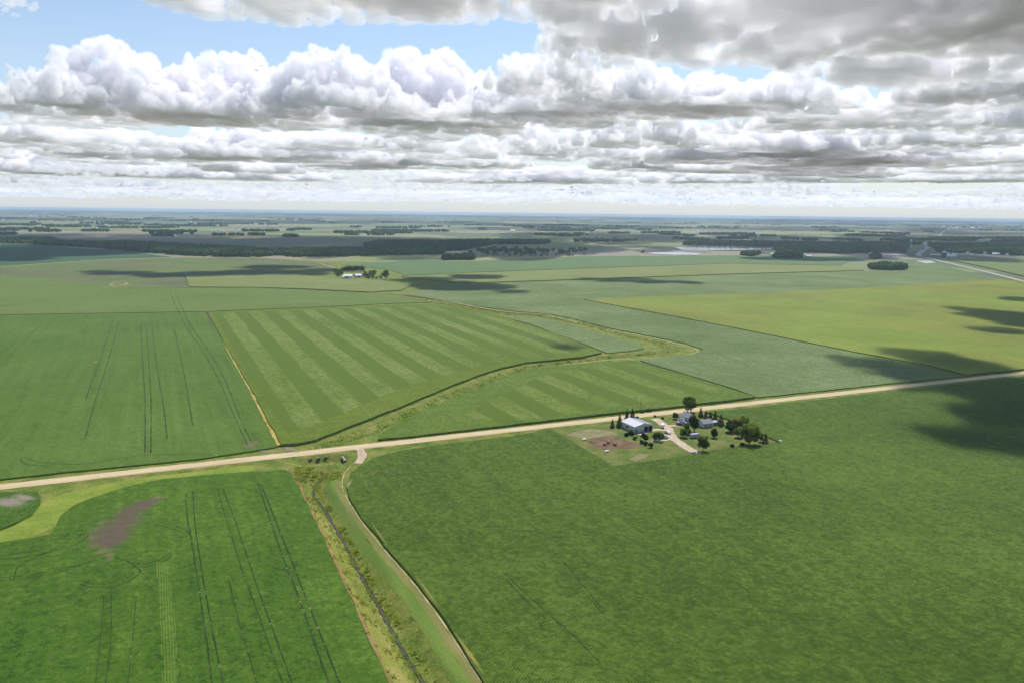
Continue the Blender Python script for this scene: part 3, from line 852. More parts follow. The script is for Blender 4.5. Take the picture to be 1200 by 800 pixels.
ribbon('ditch_bottom', [[Vector((p.x, p.y, 0)) for p in DITCH_UP]], 2.4, 0.08, reedm, 'dark rank grass lining the bottom of the upper ditch', 'ditch', 0.8, 3, True, 2, wnoise=.5)
ribbon('field_track', [[(640, 369), (600, 366.5), (575, 363.5), (547, 358), (510, 351.5), (467, 345.3), (430, 342.6), (400, 340.8), (340, 338.6), (300, 337.6), (215, 336.7), (160, 335), (134, 333.5)]], 5.0, 0.75, tan, 'distant tan lane running left behind the striped corn', 'track', 1.0, 6, False, 1, wnoise=.4)
ribbon('track_loop', [[(136, 336), (130, 334.8), (131, 333), (140, 331.6), (148, 332), (147, 334.5), (140, 335.5)]], 4.0, 0.80, tan, 'small pale gravel loop out in the left soybeans', 'track', 1.5, 6, False, 1, wnoise=.6)
ribbon('field_margin', [[(242.5, 366), (252, 383), (264, 403)]], 2.2, 0.9, patch_mat('dark_margin', [(0, (.05, .045, .03)), (.6, (.14, .10, .07)), (1, (.2, .16, .08))], 0.2), 'dark brown margin at the top left of the striped corn', 'field margin', 0.8, 3, False, 1, wnoise=.5)
ribbon('field_margin', [[(263, 402), (276, 426), (290, 450), (304, 477), (318, 504), (328, 523)]], 2.4, 0.9, patch_mat('gold_margin', [(0, (.20, .17, .03)), (.5, (.42, .31, .07)), (1, (.5, .40, .16))], 0.2), 'golden dry margin down the left edge of the striped corn', 'field margin', 0.8, 3, False, 1, wnoise=.6)
ribbon('highway', [[(1560, 412), (1300, 354), (1200, 330.3), (1150, 317.8), (1110, 308.3), (1085, 302.3)]], 13, 0.9, patch_mat('pale_asphalt', [(0, (.33, .27, .19)), (1, (.46, .38, .28))], 0.1), 'pale highway running towards the distant town', 'road', 0.5, 20, False, 1)
ribbon('highway', [[(1080, 301), (1076, 299), (1082, 294), (1089, 289)], [(1089, 289), (1097, 280), (1105.5, 271.5)], [(1105.5, 271.5), (1112, 267), (1116, 265)]], 17, 0.9, patch_mat('grey_asphalt', [(0, (.30, .28, .26)), (1, (.42, .40, .37))], 0.1), 'far grey highway climbing beyond the town trees', 'road', 0.5, 40, False, 1)
ribbon('farm_lane', [[(370, 308), (376, 309.5), (392, 315)], [(262, 270), (268, 276), (280, 281)]], 6, 0.9, tan, 'pale lane leading to the white farmstead', 'track', 0.5, 20, False, 1)

# ---------------------------------------------------------------- tyre tracks pressed into the crops
tramA = patch_mat('pressed_crop', [(0.0, (.012, .030, .006)), (0.6, (.026, .052, .010)), (0.8, (.06, .08, .02)), (1.0, (.28, .22, .11))], 0.12, 0.3)
TR = [('tyre_track', 'bold pair of wheel marks nearest the reddish field margin', [[(302, 566), (309, 588), (330, 650), (349, 699), (371, 762), (386, 805)], [(306, 569), (322, 609), (341, 657), (354, 691), (375, 744), (399, 805)]], .62),
      ('tyre_track', 'middle pair of thin wheel marks in the tracked soybeans', [[(255, 574), (259, 590), (270, 625), (283, 667), (300, 714), (332, 805)], [(261, 574), (271, 599), (285, 640), (300, 685), (318, 735), (343, 805)]], .42),
      ('tyre_track', 'pair of wheel marks beside the pale strip in the tracked soybeans', [[(219, 580), (218, 587), (220, 611), (224, 632), (231, 677), (241, 744), (249, 805)], [(226, 578), (229, 618), (235, 660), (245, 720), (262, 805)]], .48),
      ('tyre_track', 'single faint wheel mark between the two pairs of tracks', [[(268, 681), (280, 730), (302, 805)]], .34),
      ('tyre_track', 'curved turning tracks below the bare brown patch', [[(94, 686), (105, 690), (130, 690), (150, 683), (164, 674), (161, 667), (150, 660), (136, 655)], [(97, 682), (108, 686), (130, 686), (147, 680), (158, 673)], [(154, 662), (171, 663), (189, 657), (201, 649)], [(150, 666), (171, 666), (192, 660), (202, 652)]], .45),
      ('tyre_track', 'curved wheel mark joining the track pair from the bare patch', [[(180, 613), (200, 616), (214, 621), (222, 627)], [(180, 616), (198, 620), (214, 626)]], .4),
      ('tyre_track', 'long sweeping wheel marks left of the bare brown patch', [[(-60, 684), (0, 679), (35, 676), (80, 667), (115, 658)], [(-60, 687), (0, 682), (35, 679), (84, 669)], [(17, 682), (20, 668), (31, 660), (56, 649), (87, 641), (105, 628)], [(-60, 657), (0, 653), (42, 647), (82, 641)], [(-60, 664), (0, 658), (46, 652), (66, 645)]], .42),
      ('tyre_track', 'faint straight wheel marks left of the pale strip', [[(122, 700), (118, 750), (112, 805)], [(131, 690), (130, 750), (124, 805)], [(160, 700), (156, 750), (150, 805)]], .28)]
for nm, lb, lines, w in TR:
    ribbon(nm, lines, w * .9, 0.80, tramA, lb, 'tyre tracks', 0.12, 2, False, 1, wnoise=.8)
TR2 = [[(200, 345), (216, 380), (236, 410), (256, 445), (275, 490), (290, 522)], [(206, 345), (222, 380), (243, 410), (263, 445), (281, 490), (295, 520)],
       [(165, 380), (167, 420), (170, 470), (170, 532)], [(171, 380), (174, 420), (177, 470), (177, 532)], [(178, 380), (184, 430), (192, 480), (196, 515)],
       [(140, 376), (128, 420), (112, 470), (100, 515)], [(132, 376), (118, 420), (100, 470)], [(205, 390), (216, 440), (226, 500)], [(60, 548), (30, 545), (26, 537), (50, 543), (100, 545), (165, 535), (240, 533)]]
ribbon('tyre_track', TR2, .7, 0.80, patch_mat('pressed_crop_soft', [(0.0, (.022, .050, .012)), (0.7, (.036, .075, .016)), (1.0, (.10, .12, .04))], 0.1, .3), 'faint long wheel marks through the soybeans north of the road', 'tyre tracks', 0.3, 4, False, 1, wnoise=.9)
ribbon('tyre_track', [[(589, 672), (609, 691), (640, 719), (672, 747), (703, 779)], [(592, 680), (612, 701), (640, 728)], [(692, 705), (700, 714), (708, 722)], [(660, 660), (709, 719)]], .3, 0.79, patch_mat('row_gap', [(0, (.008, .022, .006)), (1, (.03, .06, .014))], .3), 'thin dark row gaps in the wide soybean field', 'tyre tracks', 0.1, 3, False, 1, wnoise=.8)
ribbon('pale_strip', [[(190, 660), (194, 700), (198, 750), (201, 810)]], 4.0, 0.79, crop_mat('soybean_yellowed', (.085, .145, .020), (.050, .110, .014), (.150, .20, .030), row_amt=.6, grain=1.0), 'yellowed strip of soybeans running down the tracked field', 'crop strip', 0.8, 3, False, 3, wnoise=.3)
ribbon('bare_scratches', [[(422, 561), (424, 556), (429, 552)], [(431, 558), (439, 552)], [(435, 559), (443, 552.5)], [(428, 566), (430, 571)], [(434, 567), (436, 570)], [(171, 528), (171, 533)], [(176, 528), (177, 533)]], .35, 0.80, dry, 'short pale scratches in the corner of the wide soybean field', 'tyre tracks', 0.1, 1.5, False, 1, wnoise=.5)


# ---------------------------------------------------------------- tussocks and reeds in the ditches
REED = leaf_mat('reed_blades', (.16, .22, .025), (.27, .34, .04), (.40, .44, .08), .55, .3)
STRAW = leaf_mat('dry_blades', (.20, .22, .03), (.32, .31, .05), (.44, .38, .11), .5, .3)


def tuft_mesh(name, spots_, mat, label, hmin, hmax, seed):
    rnd = random.Random(seed)
    V, F = [], []
    for (x, y, s) in spots_:
        z = Hz(x, y)
        nb = 7
        for k in range(nb):
            a = rnd.random() * 6.283
            lean = rnd.uniform(.4, 1.0) * s
            h = rnd.uniform(hmin, hmax) * s
            w = rnd.uniform(.12, .30) * s
            bx, by = x + rnd.uniform(-.35, .35) * s, y + rnd.uniform(-.35, .35) * s
            ca, sa = math.cos(a), math.sin(a)
            n = len(V)
            V += [(bx - sa * w, by + ca * w, z - .05), (bx + sa * w, by - ca * w, z - .05), (bx + ca * lean * .6 + sa * w * .7, by + sa * lean * .6 - ca * w * .7, z + h * .75), (bx + ca * lean, by + sa * lean, z + h)]
            F += [(n, n + 1, n + 2, n + 3)]
    o = link_mesh(name, V, F, mat)
    tag(o, label, 'grass', None, 'stuff')


def scatter_line(line, lo, hi, n, seed, side=0):
    rnd = random.Random(seed)
    P = smooth_line([Vector((p.x, p.y, 0)) for p in line], 2.0)
    out = []
    for _ in range(n):
        i = rnd.randrange(len(P) - 1)
        t = (P[i + 1] - P[i]).normalized()
        nrm = Vector((t.y, -t.x, 0))
        d = rnd.uniform(lo, hi) * (1 if side >= 0 and (side > 0 or rnd.random() < .5) else -1)
        q = P[i] + nrm * d + t * rnd.uniform(0, 2)
        c = mnoise.noise(Vector((q.x * .12, q.y * .12, seed)))
        if c > rnd.uniform(-.35, .25):
            out.append((q.x, q.y, rnd.uniform(.6, 1.3) * (1 + max(0, c))))
    return out


tuft_mesh('ditch_grass', scatter_line(DITCH_LOW[2:], -3.4, -.5, 750, 3, 1) + scatter_line(DITCH_LOW[2:], .3, 1.0, 300, 4, 1), REED, 'rank green reeds and tussocks on the right bank of the stream', .18, .36, 5)
tuft_mesh('bank_grass', scatter_line(DITCH_LOW[1:], 1.5, 9, 700, 6, 1), STRAW, 'yellow dry tussocks on the left bank of the stream', .2, .45, 6)
tuft_mesh('ditch_grass', scatter_line(DITCH_UP, 0, 5.5, 3000, 7), REED, 'rank weeds growing along the upper ditch', .35, .9, 8)
bas = [(G(rx, ry).x, G(rx, ry).y, s) for rx, ry, s in [(random.Random(i).uniform(345, 400), random.Random(i + 900).uniform(547, 562), random.Random(i + 70).uniform(.6, 1.3)) for i in range(500)]]
tuft_mesh('basin_grass', bas, REED, 'tall weeds in the hollow below the culvert pipes', .2, .5, 9)
# ---------------------------------------------------------------- trees
LEAF = {
    'green': leaf_mat('leaves_green', (.040, .075, .010), (.095, .155, .022), (.17, .235, .042)),
    'lime': leaf_mat('leaves_lime', (.065, .115, .014), (.150, .22, .026), (.26, .32, .05)),
    'dark': leaf_mat('leaves_dark', (.020, .042, .010), (.044, .080, .018), (.085, .130, .030), 0.4),
    'needle': leaf_mat('needles', (.014, .028, .012), (.030, .052, .018), (.060, .090, .030), 0.3),
    'orange': leaf_mat('leaves_orange', (.10, .085, .015), (.25, .165, .02), (.36, .25, .03)),
    'far': leaf_mat('far_leaves', (.038, .070, .022), (.078, .125, .036), (.145, .195, .058), 0.35, 0.03),
    'farpale': leaf_mat('far_leaves_pale', (.040, .075, .022), (.085, .135, .036), (.150, .20, .060), 0.4, 0.03),
}
BARK = plain('bark', (.11, .085, .06), 0.9, 0.3, 2.0)


def leaves_on(lobes, n, size, rng, inner=0.55):
    """n small leaf-clump faces spread through and over the lobes"""
    lobes = np.array(lobes)
    w = lobes[:, 3] ** 2
    k = rng.choice(len(lobes), n, p=w / w.sum())
    d = rng.normal(size=(n, 3))
    d /= np.linalg.norm(d, axis=1)[:, None]
    r = lobes[k, 3] * (inner + (1.12 - inner) * rng.random(n) ** 0.45)
    c = lobes[k, :3] + d * r[:, None]
    nr = d + rng.normal(size=(n, 3)) * 0.8
    nr /= np.linalg.norm(nr, axis=1)[:, None]
    a = np.cross(nr, rng.normal(size=(n, 3)))
    a /= np.linalg.norm(a, axis=1)[:, None]
    b = np.cross(nr, a)
    s = size * rng.uniform(.6, 1.4, n)[:, None]
    V = np.stack([c - a * s, c - b * s * .7, c + a * s, c + b * s * .7], 1).reshape(-1, 3)
    F = np.arange(n * 4).reshape(n, 4)
    return V, F


def broadleaf(name, seed, h, w, leaf, n=1500, trunk_frac=0.22, loc=(0, 0, 0), size=None, squat=1.0):
    rng = np.random.default_rng(seed)
    rnd = random.Random(seed)
    root = empty(name, loc, rnd.uniform(0, 6.28))
    mb = MB()
    top = h * trunk_frac * 1.6
    mb.tube((0, 0, -0.3), (0, 0, top), h * 0.032, h * 0.02, 8)
    lobes = []
    zc = h * (trunk_frac + (1 - trunk_frac) * .5)
    rz = h * (1 - trunk_frac) * .5
    nl = 17
    for i in range(nl):
        th = rnd.uniform(0, 6.283)
        u = rnd.uniform(-0.85, 0.9)
        rr = math.sqrt(max(0, 1 - u * u)) * rnd.uniform(.45, .95)
        R = min(w * .5, rz) * rnd.uniform(.26, .46)
        x, y, z = math.cos(th) * rr * (w * .5 - R * .55), math.sin(th) * rr * (w * .5 - R * .55), zc + u * (rz - R * .7)
        lobes.append((x, y, z, R))
        if i % 3 == 0:
            mb.tube((0, 0, top * rnd.uniform(.6, 1)), (x * .8, y * .8, z), h * .013, h * .005, 5)
    lobes.append((0, 0, zc, min(w * .5, rz) * .55))
    mb.build('trunk', BARK, root)
    V, F = leaves_on(lobes, n, size or max(.22, h * 0.030), rng)
    link_mesh('crown', V, F, LEAF[leaf], root)
    return root


def conifer(name, seed, h, w, loc=(0, 0, 0), n=1100, leaf='needle'):
    rng = np.random.default_rng(seed)
    root = empty(name, loc, rng.uniform(0, 6.28))
    mb = MB()
    mb.tube((0, 0, -0.3), (0, 0, h * .93), h * .022, h * .004, 7)
    mb.build('trunk', BARK, root)
    t = 1 - np.sqrt(rng.random(n))             # more needles low down
    z = h * (0.07 + 0.93 * t)
    tier = 0.82 + 0.18 * np.cos(t * 2 * np.pi * 9)
    a = rng.uniform(0, 2 * np.pi, n)
    lob = 1 + 0.13 * np.sin(a * 5 + t * 12)
    r = w * .5 * (1 - t) ** 0.85 * tier * lob * (0.45 + 0.55 * rng.random(n) ** .4)
    c = np.stack([np.cos(a) * r, np.sin(a) * r, z - r * .12], 1)
    out = np.stack([np.cos(a), np.sin(a), np.full(n, -.35)], 1)
    out += rng.normal(size=(n, 3)) * .25
    out /= np.linalg.norm(out, axis=1)[:, None]
    side = np.cross(out, [0, 0, 1.0]) + rng.normal(size=(n, 3)) * .3
    s = (h * .045) * rng.uniform(.6, 1.3, n)[:, None]
    V = np.stack([c - out * s, c - side * s * .45, c + out * s * 1.2, c + side * s * .45], 1).reshape(-1, 3)
    link_mesh('crown', V, np.arange(n * 4).reshape(n, 4), LEAF[leaf], root)
    return root


def at_ground(px, py):
    g = G(px, py)
    return (g.x, g.y, 0.0)


def mpx(px, py, k):
    """k photo pixels at that ground point in metres (upright)"""
    g = G(px, py)
    return k * math.hypot(g.x, g.y) / FPX


# farmyard ground
lawn = patch_mat('farmyard_grass', [(0.0, (.050, .095, .012)), (0.35, (.090, .130, .020)), (0.65, (.140, .155, .034)), (0.9, (.20, .17, .06)), (1.0, (.25, .20, .10))], 0.09, 0.5)
slab('farmyard_lawn', YARD_S + [(822, 482), (800, 485.5), (770, 489.5), (740, 493.5), (700, 498.5), (672, 501.5)], 0.03, lawn, 'dry mown grass of the farmyard by the road', wob=.4, sheet_z=0.035, cat='lawn')
paddock_soil = patch_mat('paddock_soil', [(0.0, (.085, .052, .030)), (0.5, (.15, .092, .054)), (1.0, (.24, .16, .095))], 0.2, 0.8)
slab('bare_paddock', [(689, 516), (700, 513), (712, 510), (724, 510.5), (733, 514), (744, 519), (752, 523), (738, 524.5), (724, 526), (713, 528), (702, 526), (695, 521)], 0, paddock_soil, 'oval of bare brown trampled earth in the paddock', wob=1.6, step=1.5, sheet_z=0.07, cat='paddock')
slab('worn_grass', [(664, 509), (676, 505), (700, 503), (722, 506), (728, 510), (705, 511.5), (684, 513.5)], 0, patch_mat('worn_grass', [(0.0, (.13, .13, .045)), (.5, (.21, .19, .085)), (1.0, (.29, .25, .15))], 0.2, .5), 'worn tan grass behind the bare paddock', wob=1.5, step=1.5, sheet_z=0.055, cat='grass patch')
slab('worn_grass', [(736, 537), (750, 531), (762, 532), (756, 537), (744, 541)], 0, patch_mat('worn_soil', [(0.0, (.14, .15, .045)), (.6, (.21, .19, .085)), (1.0, (.27, .22, .14))], 0.3, .5), 'small worn patch at the south tip of the yard', wob=1.0, step=1.5, sheet_z=0.055, cat='grass patch')
drive = patch_mat('yard_gravel', [(0.0, (.34, .25, .16)), (0.5, (.48, .37, .26)), (1.0, (.60, .49, .36))], 0.25, 0.3)
ribbon('farm_driveway', [[(745, 489), (758, 487.5), (770, 492), (777, 497), (783, 502), (786, 508), (791, 514.5), (802, 522), (812, 528), (824, 532)]], 5.2, 0.10, drive, 'pale gravel driveway winding through the farmyard', 'driveway', 0.5, 1.5, False, 2, wnoise=.25)
ribbon('farm_driveway', [[(770, 485.5), (765, 489), (772, 494)], [(779, 499), (790, 498.5), (799, 498.5)], [(785, 505), (775, 503.3), (765, 503.8), (756, 507), (748, 509)], [(789, 514), (781, 514.5), (772, 517.3), (763, 516.5)]], 3.2, 0.13, drive, 'gravel spurs to the shed, the house and the trees', 'driveway', 0.5, 1.5, False, 2, wnoise=.3)

# ---------------------------------------------------------------- buildings
WHITE_TIN = plain('white_tin', (.56, .54, .50), 0.5, .06, .8)
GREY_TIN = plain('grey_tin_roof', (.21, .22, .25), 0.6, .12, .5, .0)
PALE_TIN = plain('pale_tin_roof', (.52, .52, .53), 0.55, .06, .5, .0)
SHINGLE = plain('shingle_roof', (.27, .265, .275), 0.85, .2, 1.2)
SIDING = plain('cream_siding', (.60, .59, .56), 0.7, .06, 1.0)
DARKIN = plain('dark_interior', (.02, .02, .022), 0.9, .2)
GLASSM = plain('window_glass', (.06, .08, .10), 0.1, .1, 1.0, 0.0, .6)
REDROOF = plain('red_brown_roof', (.30, .14, .12), 0.8, .15, .05)
TRIM = plain('white_trim', (.72, .72, .70), 0.6, .04)


def gable_solid(L, W, he, hr, x0=0.0, oy=0.0):
    """walls of a gabled block: ridge along x"""
    m = MB()
    m.prism_x([(oy - W / 2, -0.2), (oy + W / 2, -0.2), (oy + W / 2, he), (oy, hr), (oy - W / 2, he)], x0 - L / 2, x0 + L / 2)
    return m


def roof_slope(L, W, he, hr, side, over=0.35, th=0.14, x0=0.0, oy=0.0):
    """one roof slope; side = -1 or +1"""
    s = side
    sl = (hr - he) / (W / 2)
    ye, ze = (W / 2 + over) * s, he - over * sl
    a, b = x0 - L / 2 - over, x0 + L / 2 + over
    prof = [(oy + 0.0, hr + .02), (oy + ye, ze + .02), (oy + ye, ze + th), (oy + 0.0, hr + th)]
    if s > 0:
        prof = prof[::-1]
    return MB().prism_x(prof[::-1], a, b)


def shed():
    A, B, C_ = G(729, 500.5), G(745, 507.5), G(763.5, 503.7)
    c = (A + C_) / 2
    L = (B - A).length
    W = (C_ - B).length
    rz = math.atan2((B - A).y, (B - A).x)
    r = empty('machine_shed', (c.x, c.y, 0), rz)      # ridge runs along A-B (local x); B is at +x; C side at +y
    tag(r, 'white metal machine shed with one pale and one grey roof slope', 'shed')
    he, hr = 3.5, 4.9
    gable_solid(L, W, he, hr).build('wall', WHITE_TIN, r)
    a = roof_slope(L, W, he, hr, -1).build('roof', PALE_TIN, r)  # paler slope: the metal's reflection is put into the colour
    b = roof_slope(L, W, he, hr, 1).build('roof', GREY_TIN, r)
    a['label'], b['label'] = 'pale roof slope', 'roof slope painted grey for its weaker reflection'
    # front gable is the +x end, where a dark panel paints the doorway's shaded opening
    f = MB().box(L / 2 + .02, L / 2 + .06, W * .02, W * .46, 0, 3.0).build('doorway', DARKIN, r)
    MB().box(L / 2 + .06, L / 2 + .12, W * .22, W * .25, 0, 3.0).build('frame', WHITE_TIN, f)
    MB().box(L / 2 + .03, L / 2 + .10, -W * .46, -W * .36, 0, 2.1).build('door', GREY_TIN, r)
    MB().box(-L * .15, L * .05, -W / 2 - .06, -W / 2 - .02, 1.3, 2.2).build('window', GLASSM, r)
    m = MB()
    for k in range(14):     # ribs of the metal cladding
        x = -L / 2 + (k + .5) * L / 14
        m.box(x - .03, x + .03, -W / 2 - .035, -W / 2 - .003, 0, he)
    m.build('cladding', WHITE_TIN, r)
    MB().box(-L / 2 - .36, L / 2 + .36, -.14, .14, hr + .10, hr + .2).build('ridge_cap', GREY_TIN, r)
    return r


shed()


def window(parent, x, y, z, w, h, ax):
    """a framed window lying on a wall: ax 'x' faces along x, 'y' along y"""
    s = 1 if (x if ax == 'x' else y) > 0 else -1
    def slabm(w_, h_, d0, d1):
        m = MB()
        if ax == 'x':
            m.box(*(sorted((x + s * d0, x + s * d1))), y - w_ / 2, y + w_ / 2, z - h_ / 2, z + h_ / 2)
        else:
            m.box(x - w_ / 2, x + w_ / 2, *(sorted((y + s * d0, y + s * d1))), z - h_ / 2, z + h_ / 2)
        return m
    f = slabm(w + .25, h + .25, .004, .05).build('window', TRIM, parent)
    slabm(w, h, .052, .07).build('pane', GLASSM, f)


def house():
    g = G(806, 494)
    r = empty('farmhouse', (g.x, g.y, 0), math.radians(24.4) + math.pi / 2)
    tag(r, 'two storey farmhouse with grey shingle gables under the tall tree', 'house')
    # main block: ridge along x (away from camera), gable end faces the yard
    L, W, he, hr = 8.6, 6.4, 4.6, 7.2
    gable_solid(L, W, he, hr).build('wall', SIDING, r)
    for s in (-1, 1):
        roof_slope(L, W, he, hr, s, .4).build('roof', SHINGLE, r)
    # cross wing, lower, ridge along y, towards the left of the view
    wing = MB()
    for x0, x1, y0, y1, h0, h1 in ((-2.6, 2.4, 3.25, 7.2, 3.0, 4.9),):
        xm = (x0 + x1) / 2
        vs = [(x0, y0, -.2), (x1, y0, -.2), (x1, y1, -.2), (x0, y1, -.2), (x0, y0, h0), (x1, y0, h0), (x1, y1, h0), (x0, y1, h0), (xm, y0, h1), (xm, y1, h1)]
        wing.add(vs, [(0, 3, 2, 1), (0, 4, 7, 3), (1, 2, 6, 5), (3, 7, 9, 6, 2), (0, 1, 5, 8, 4)])
        rf = MB()
        for sx, xe in ((-1, x0 - .35), (1, x1 + .35)):
            ze = h0 - .25
            rf.add([(xm, y0, h1 + .03), (xm, y1 + .35, h1 + .03), (xe, y1 + .35, ze + .03), (xe, y0, ze + .03),
                    (xm, y0, h1 + .17), (xm, y1 + .35, h1 + .17), (xe, y1 + .35, ze + .17), (xe, y0, ze + .17)],
                   [(0, 1, 2, 3), (7, 6, 5, 4), (0, 4, 5, 1), (1, 5, 6, 2), (2, 6, 7, 3), (3, 7, 4, 0)])
        rf.build('roof', SHINGLE, r)['label'] = 'low roof over the side wing'
    wing.build('wing', SIDING, r)
    MB().box(.8, 1.5, -.6, .1, 6.2, 8.0).build('chimney', plain('brick', (.26, .13, .09), .85, .2, 3), r)
    for x, y, z, ax in ((-L / 2, 1.5, 1.7, 'x'), (-L / 2, -1.5, 1.7, 'x'), (-L / 2, 0, 4.3, 'x'), (-1.6, -W / 2, 1.7, 'y'), (1.6, -W / 2, 1.7, 'y'), (-1.6, -W / 2, 3.7, 'y'), (1.6, -W / 2, 3.7, 'y')):
        window(r, x, y, z, .9, 1.2, ax)
    p = MB().box(-L / 2 - 2.0, -L / 2 - .02, -2.9, 2.9, 2.35, 2.5)
    p.build('porch_roof', SHINGLE, r)
    for y in (-2.7, 0, 2.7):
        MB().box(-L / 2 - 1.9, -L / 2 - 1.75, y - .08, y + .08, 0, 2.345).build('porch_post', TRIM, r)
    r.scale = (.8, .8, .8)
    MB().box(-L / 2 - .06, -L / 2 - .006, -.5, .4, 0.1, 2.1).build('door', plain('door_paint', (.10, .05, .04), .5), r)


house()


def garage():
    g = G(826, 499)
    r = empty('garage', (g.x, g.y, 0), math.radians(24.4))
    tag(r, 'low pale garage with a grey shingle roof beside the dark conifers', 'garage')
    L, W, he, hr = 6.8, 6.0, 2.5, 4.2
    gable_solid(L, W, he, hr).build('wall', SIDING, r)
    for s in (-1, 1):
        roof_slope(L, W, he, hr, s, .35).build('roof', SHINGLE, r)
    for x in (-1.7, 1.5):
        d = MB().box(x - 1.2, x + 1.2, -W / 2 - .05, -W / 2 - .006, 0, 2.1).build('garage_door', plain('garage_door_paint', (.42, .42, .43), .6, .1), r)
        m = MB()
        for k in range(4):
            m.box(x - 1.1, x + 1.1, -W / 2 - .065, -W / 2 - .052, .25 + k * .5, .29 + k * .5)
        m.build('panel', DARKIN, d)
    g = G(836, 497.5)
    r = empty('garden_shed', (g.x, g.y, 0), math.radians(24.4))
    tag(r, 'small white garden shed next to the garage', 'shed')
    gable_solid(3.2, 2.8, 2.0, 2.7).build('wall', WHITE_TIN, r)
    for s in (-1, 1):
        roof_slope(3.2, 2.8, 2.0, 2.7, s, .2, .1).build('roof', PALE_TIN, r)
    MB().box(-.5, .5, -1.46, -1.406, 0, 1.8).build('door', DARKIN, r)


garage()


def vehicle(name, px, py, rz, col, kind, label, cat):
    g = G(px, py)
    r = empty(name, (g.x, g.y, 0.13), math.radians(rz))
    tag(r, label, cat)
    paint = plain('paint_' + kind + str(px), col, .3, .03, 1, 0, .5)
    tyre = plain('tyre_rubber', (.02, .02, .02), .8)
    rim = plain('wheel_rim', (.4, .4, .42), .3, .05, 1, .8)
    L, W, H = (4.6, 1.8, 1.45) if kind == 'car' else (5.2, 2.0, 2.1) if kind == 'van' else (5.6, 2.0, 1.85)
    bm = bmesh.new()
    if kind == 'car':
        prof = [(-L / 2, .35), (L / 2, .35), (L / 2, .72), (L / 2 - .9, .92), (L / 2 - 1.5, H), (-L / 2 + .9, H), (-L / 2 + .25, .98), (-L / 2, .85)]
    elif kind == 'van':
        prof = [(-L / 2, .35), (L / 2, .35), (L / 2, .95), (L / 2 - .7, 1.15), (L / 2 - 1.4, H), (-L / 2 + .1, H), (-L / 2, 1.9)]
    else:
        prof = [(-L / 2, .5), (L / 2, .5), (L / 2, 1.0), (L / 2 - 1.1, 1.15), (L / 2 - 1.6, H), (0, H), (-.25, 1.1), (-L / 2, 1.1)]
    vs = []
    for s in (-1, 1):
        for x, z in prof:
            inset = .14 * max(0, (z - 1.0) / (H - 1.0)) if H > 1.0 else 0
            vs.append(bm.verts.new((x, s * (W / 2 - inset), z)))
    n = len(prof)
    bm.faces.new(vs[:n])
    bm.faces.new(vs[n:][::-1])
    for i in range(n):
        bm.faces.new((vs[i], vs[(i + 1) % n], vs[n + (i + 1) % n], vs[n + i]))
    bmesh.ops.recalc_face_normals(bm, faces=bm.faces[:])
    bmesh.ops.bevel(bm, geom=bm.edges[:], offset=.05, segments=2, affect='EDGES')
    me = bpy.data.meshes.new('body')
    bm.to_mesh(me)
    bm.free()
    me.materials.append(paint)
    b = bpy.data.objects.new('body', me)
    COL.objects.link(b)
    b.parent = r
    x0, x1 = (-L / 2 + 1.0, L / 2 - 1.6) if kind != 'truck' else (.05, L / 2 - 1.7)
    for s in (-1, 1):
        MB().box(x0, x1, *sorted((s * (W / 2 - .09), s * (W / 2 - .03))), 1.0, H - .14).build('side_window', GLASSM, r)
    xw = L / 2 - (1.5 if kind == 'car' else 1.4 if kind == 'van' else 1.6)
    xe = L / 2 - (.9 if kind == 'car' else .7 if kind == 'van' else 1.1)
    ze = .96 if kind == 'car' else 1.2
    ws = MB().add([(xw + .03, -W / 2 + .22, H - .06), (xw + .03, W / 2 - .22, H - .06), (xe + .03, W / 2 - .16, ze), (xe + .03, -W / 2 + .16, ze),
                   (xw - .08, -W / 2 + .22, H - .09), (xw - .08, W / 2 - .22, H - .09), (xe - .08, W / 2 - .16, ze - .03), (xe - .08, -W / 2 + .16, ze - .03)],
                  [(0, 1, 2, 3), (7, 6, 5, 4), (0, 4, 5, 1), (1, 5, 6, 2), (2, 6, 7, 3), (3, 7, 4, 0)])
    ws.build('windscreen', GLASSM, r)
    for x in (-L / 2 + .85, L / 2 - .85):
        for s in (-1, 1):
            w = empty('wheel', (x, s * (W / 2 - .12), .33))
            w.parent = r
            MB().tube((0, -.11, 0), (0, .11, 0), .33, .33, 14).build('tyre', tyre, w)
            MB().tube((0, s * .112, 0), (0, s * .125, 0), .19, .19, 12).build('rim', rim, w)
    return r


vehicle('parked_van', 776.5, 500.5, 80, (.72, .73, .74), 'van', 'white van parked on the driveway fork near the shed', 'van')
vehicle('parked_car', 782.3, 507.5, 108, (.70, .72, .76), 'car', 'silver white car parked on the driveway where the spurs meet', 'car')
vehicle('parked_car', 796.8, 498, -20, (.05, .05, .06), 'car', 'black car parked in front of the farmhouse', 'car')
vehicle('pickup_truck', 799.5, 496.3, -20, (.6, .61, .63), 'truck', 'white pickup truck parked against the farmhouse porch', 'truck')
vehicle('pickup_truck', 778, 513.6, 25, (.75, .75, .74), 'truck', 'white pickup truck under the round tree south of the shed', 'truck')


